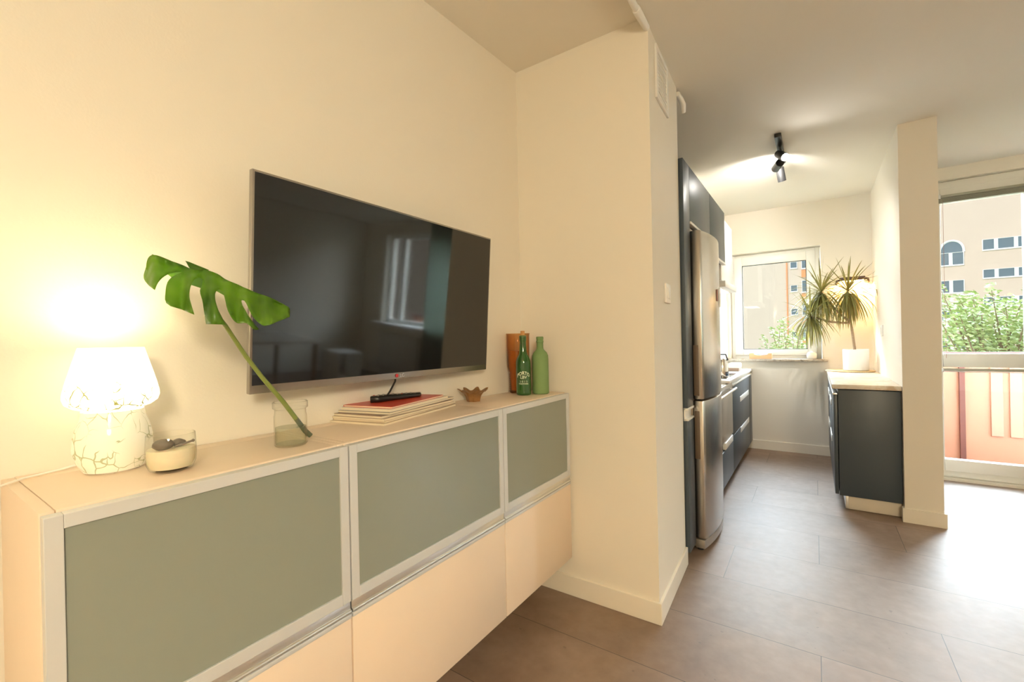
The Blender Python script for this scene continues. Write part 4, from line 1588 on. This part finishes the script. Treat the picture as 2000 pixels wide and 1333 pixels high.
for hi, (hp, nl, ll, sd) in enumerate(heads):
    MB().tube([fork, fork.lerp(hp, 0.5) + Vector((0, 0, -0.02)), hp], [0.010, 0.009, 0.009], 8).build('branch', m_stem, dt, True)
    rn = random.Random(sd)
    mb = MB()
    for k in range(nl):
        f = k / nl
        az = k * 2.399963 + rn.uniform(-0.2, 0.2)
        el = R(82) - R(140) * f ** 0.55 + rn.uniform(-0.12, 0.12)     # top leaves upright, low ones hang
        L_ = ll * rn.uniform(0.8, 1.15)
        wd = 0.0062 * rn.uniform(0.8, 1.2)
        p = hp + Vector((0, 0, 0.03 * (1 - f) - 0.02))
        d = Vector((math.cos(az) * math.cos(el), math.sin(az) * math.cos(el), math.sin(el)))
        sd_ = d.cross(Vector((0, 0, 1)))
        if sd_.length < 0.05:
            sd_ = Vector((1, 0, 0))
        sd_.normalize()
        prev = None
        NS = 9
        for i in range(NS + 1):
            s_ = i / NS
            wdt = wd * (math.sin(PI * min(1, s_ * 0.92 + 0.10)) ** 0.6) + 0.0004
            if i == NS:
                wdt = 0.0004
            q = Vector(p)
            q.y = min(q.y, 5.405)
            q.x = min(q.x, 0.452)
            cur = (mb.bm.verts.new(q - sd_ * wdt), mb.bm.verts.new(q + Vector((0, 0, -wdt * 0.3))), mb.bm.verts.new(q + sd_ * wdt))
            if prev:
                mb.bm.faces.new((prev[0], cur[0], cur[1], prev[1]))
                mb.bm.faces.new((prev[1], cur[1], cur[2], prev[2]))
            prev = cur
            p = p + d * (L_ / NS)
            d = (d + Vector((0, 0, -0.17 * (0.25 + f * 1.7)))).normalized()
    mb.build('leaf_head', m_dl, dt, True)

# warm picture lamp over the worktop
wlmp = thing('wall_lamp', 'dark brown wall lamp bar glowing warm above the dragon tree', 'lamp', (0.30, 5.40, 1.70))
A0, A1 = at_y(1632, 548, 5.30), at_y(1698, 543, 5.30)
zc = (A0.z + A1.z) / 2
m_br = pmat('dark_brown_metal', (0.07, 0.04, 0.03), 0.45, 0.3)
mb = MB()
mb.tube([(A0.x + 0.02, 5.41, zc - 0.02), (A0.x + 0.005, 5.33, zc - 0.035), (A0.x + 0.01, 5.30, zc - 0.01), (A0.x + 0.05, 5.30, zc), (A1.x - 0.05, 5.30, zc + 0.005), (A1.x - 0.01, 5.30, zc - 0.005), (A1.x - 0.005, 5.33, zc - 0.03), (A1.x - 0.02, 5.41, zc - 0.02)], 0.011, 10)
mb.build('bracket', m_br, wlmp, True)
MB().box(A0.x + 0.03, A1.x - 0.03, 5.28, 5.33, zc - 0.012, zc + 0.022, 0.006).build('lamp_cover', m_br, wlmp, True)
MB().box(A0.x + 0.04, A1.x - 0.04, 5.29, 5.32, zc - 0.020, zc - 0.0125, 0.002).build('light_tube', emit('warm_tube', (1.0, 0.62, 0.25), 12), wlmp, True)
ad = bpy.data.lights.new('wall_lamp_light', 'AREA')
ad.shape = 'RECTANGLE'
ad.size, ad.size_y = 0.2, 0.03
ad.energy = 3.0
ad.color = (1.0, 0.60, 0.25)
ao = bpy.data.objects.new('wall_lamp_light', ad)
C.objects.link(ao)
ao.location = (0.30, 5.305, zc - 0.024)
ao.rotation_euler = (R(12), 0, 0)

# ------------------------------------------------------------------ ceiling spot bar
tk = thing('ceiling_spotlight', 'black ceiling spotlight bar with three cylindrical heads in the kitchen', 'ceiling light', (-0.18, 3.6, H))
MB().box(-0.200, -0.160, 3.42, 3.98, 2.522, 2.549, 0.004).build('rail', m_black, tk, True)
m_spot = emit('spot_glow', (1.0, 0.95, 0.86), 40)


def head(loc, dirv, glow, energy=0.0, lit=True):
    dirv = Vector(dirv).normalized()
    q = dirv.to_track_quat('Z', 'Y').to_matrix().to_4x4()
    q.translation = Vector(loc) - tk.location
    mb = MB()
    mb.lathe([(0, -0.06), (0.024, -0.06), (0.0275, -0.056), (0.0275, 0.045), (0.0245, 0.045), (0.0245, 0.02), (0, 0.018)], seg=24, mat=q)
    h = mb.build('spot_head', m_black, tk)
    mb = MB()
    mb.tube([Vector(loc) - Vector(tk.location), Vector((-0.18, loc[1], 2.53)) - Vector(tk.location)], 0.006, 8)
    mb.build('spot_arm', m_black, h)
    mb = MB()
    mb.lathe([(0, 0.036), (0.0235, 0.036), (0.0235, 0.024), (0, 0.024)], seg=20, mat=q)
    mb.build('spot_bulb', m_spot, h)
    if energy:
        sd = bpy.data.lights.new('spot_light', 'SPOT')
        sd.energy = energy
        sd.spot_size = R(150)
        sd.spot_blend = 1.0
        sd.color = (1, 0.96, 0.90)
        sd.shadow_soft_size = 0.03
        so = bpy.data.objects.new('spot_light', sd)
        C.objects.link(so)
        so.location = Vector(loc) + dirv * 0.05
        so.rotation_euler = dirv.to_track_quat('-Z', 'Y').to_euler()


head((-0.165, 3.60, 2.455), (0.45, -0.75, -0.6), True, 6)
head((-0.200, 3.72, 2.43), (-0.30, 0.85, -0.05), True, 17)
head((-0.190, 3.92, 2.42), (0.12, 0.35, -0.85), True, 20)

# ------------------------------------------------------------------ living room items the television mirrors
m_rad = pmat('radiator_enamel', (0.75, 0.75, 0.72), 0.4)
rd = thing('radiator', 'white ribbed radiator below the living room window', 'radiator', (3.2, 4.9, 0.12))
for k in range(14):
    MB().box(2.75 + k * 0.065, 2.80 + k * 0.065, 4.86, 4.96, 0.14, 0.72, 0.012).build('radiator_rib', m_rad, rd, True)
mb = MB()
mb.tube([(2.75, 4.91, 0.18), (3.66, 4.91, 0.18)], 0.02, 8)
mb.tube([(2.75, 4.91, 0.68), (3.66, 4.91, 0.68)], 0.02, 8)
for xx in (2.8, 3.6):
    mb.tube([(xx, 4.91, 0.0), (xx, 4.91, 0.18)], 0.012, 8)
mb.build('radiator_pipe', m_rad, rd, True)
m_cur = pmat('pale_curtain', (0.62, 0.68, 0.62), 0.9)
nt = m_cur.node_tree
tl = nt.nodes.new('ShaderNodeBsdfTranslucent')
tl.inputs[0].default_value = (0.55, 0.62, 0.56, 1)
mxs = nt.nodes.new('ShaderNodeMixShader')
mxs.inputs[0].default_value = 0.7
nt.links.new(nt.nodes['Principled BSDF'].outputs[0], mxs.inputs[1])
nt.links.new(tl.outputs[0], mxs.inputs[2])
nt.links.new(mxs.outputs[0], nt.nodes['Material Output'].inputs[0])
mb = MB()
N_ = 60
prev = None
for i in range(N_ + 1):
    x = 1.98 + 0.68 * i / N_
    y = 4.90 + 0.022 * math.sin(i * 1.05)
    cur = [mb.bm.verts.new((x, y, z)) for z in (0.015, 1.2, 2.49)]
    if prev:
        mb.bm.faces.new((prev[0], cur[0], cur[1], prev[1]))
        mb.bm.faces.new((prev[1], cur[1], cur[2], prev[2]))
    prev = cur
cu = thing('curtain', 'pale grey green curtain beside the living room window', 'curtain', (2.3, 4.9, 0.015))
o = mb.build('curtain_fabric', m_cur, cu, True)
sm = o.modifiers.new('thickness', 'SOLIDIFY')
sm.thickness = 0.003
MB().tube([(1.9, 4.9, 2.50), (3.95, 4.9, 2.50)], 0.011, 10).build('curtain_rod', m_white, cu, True)
tb = thing('dining_table', 'white topped table on the far side of the living room', 'table', (2.9, 2.4, 0))
MB().box(2.45, 3.45, 1.5, 3.1, 0.70, 0.73, 0.004).build('tabletop', m_white, tb, True)
for xx in (2.52, 3.38):
    for yy in (1.57, 3.03):
        MB().tube([(xx, yy, 0.001), (xx, yy, 0.70)], [0.018, 0.028], 12).build('leg', m_wood, tb, True)
st = thing('storage_cube', 'small white open cube shelf by the radiator', 'shelf', (3.5, 4.1, 0))
mb = MB()
mb.box(3.3, 3.7, 3.9, 3.92, 0.002, 0.42, 0.002)
mb.box(3.3, 3.7, 4.28, 4.30, 0.002, 0.42, 0.002)
mb.box(3.3, 3.7, 3.92, 4.28, 0.002, 0.022)
mb.build('cube_frame', m_white, st, True)
MB().box(3.3, 3.7, 3.9, 4.3, 0.421, 0.441, 0.002).build('cube_top', m_white, st, True)

# added pendant lamp, unseen behind the camera, as warm fill light for the room
pd_ = thing('fill_pendant', 'added unseen pendant lamp giving the living room warm fill light', 'lamp', (1.1, -0.9, 1.95))
m_psh = emit('fill_pendant_shade', (1.0, 0.78, 0.5), 1.2)
MB().lathe([(0.10, 0.22), (0.24, 0.0), (0.236, 0.0), (0.097, 0.22)], seg=40, closed=True).build('fill_pendant_shade', m_psh, pd_)
MB().tube([(0, 0, 0.12), (0, 0, 0.60)], 0.004, 8).build('fill_pendant_cord', m_black, pd_)
MB().lathe([(0, 0.02), (0.03, 0.03), (0.042, 0.06), (0.03, 0.10), (0.014, 0.13), (0, 0.13)], seg=20).build('fill_pendant_bulb', emit('fill_pendant_bulb', (1, 0.8, 0.5), 10), pd_)
sl = bpy.data.lights.new('fill_pendant_light', 'POINT')
sl.energy = 78
sl.color = (1.0, 0.87, 0.61)
sl.shadow_soft_size = 0.25
so = bpy.data.objects.new('fill_pendant_light', sl)
C.objects.link(so)
so.location = (1.1, -0.9, 1.92)
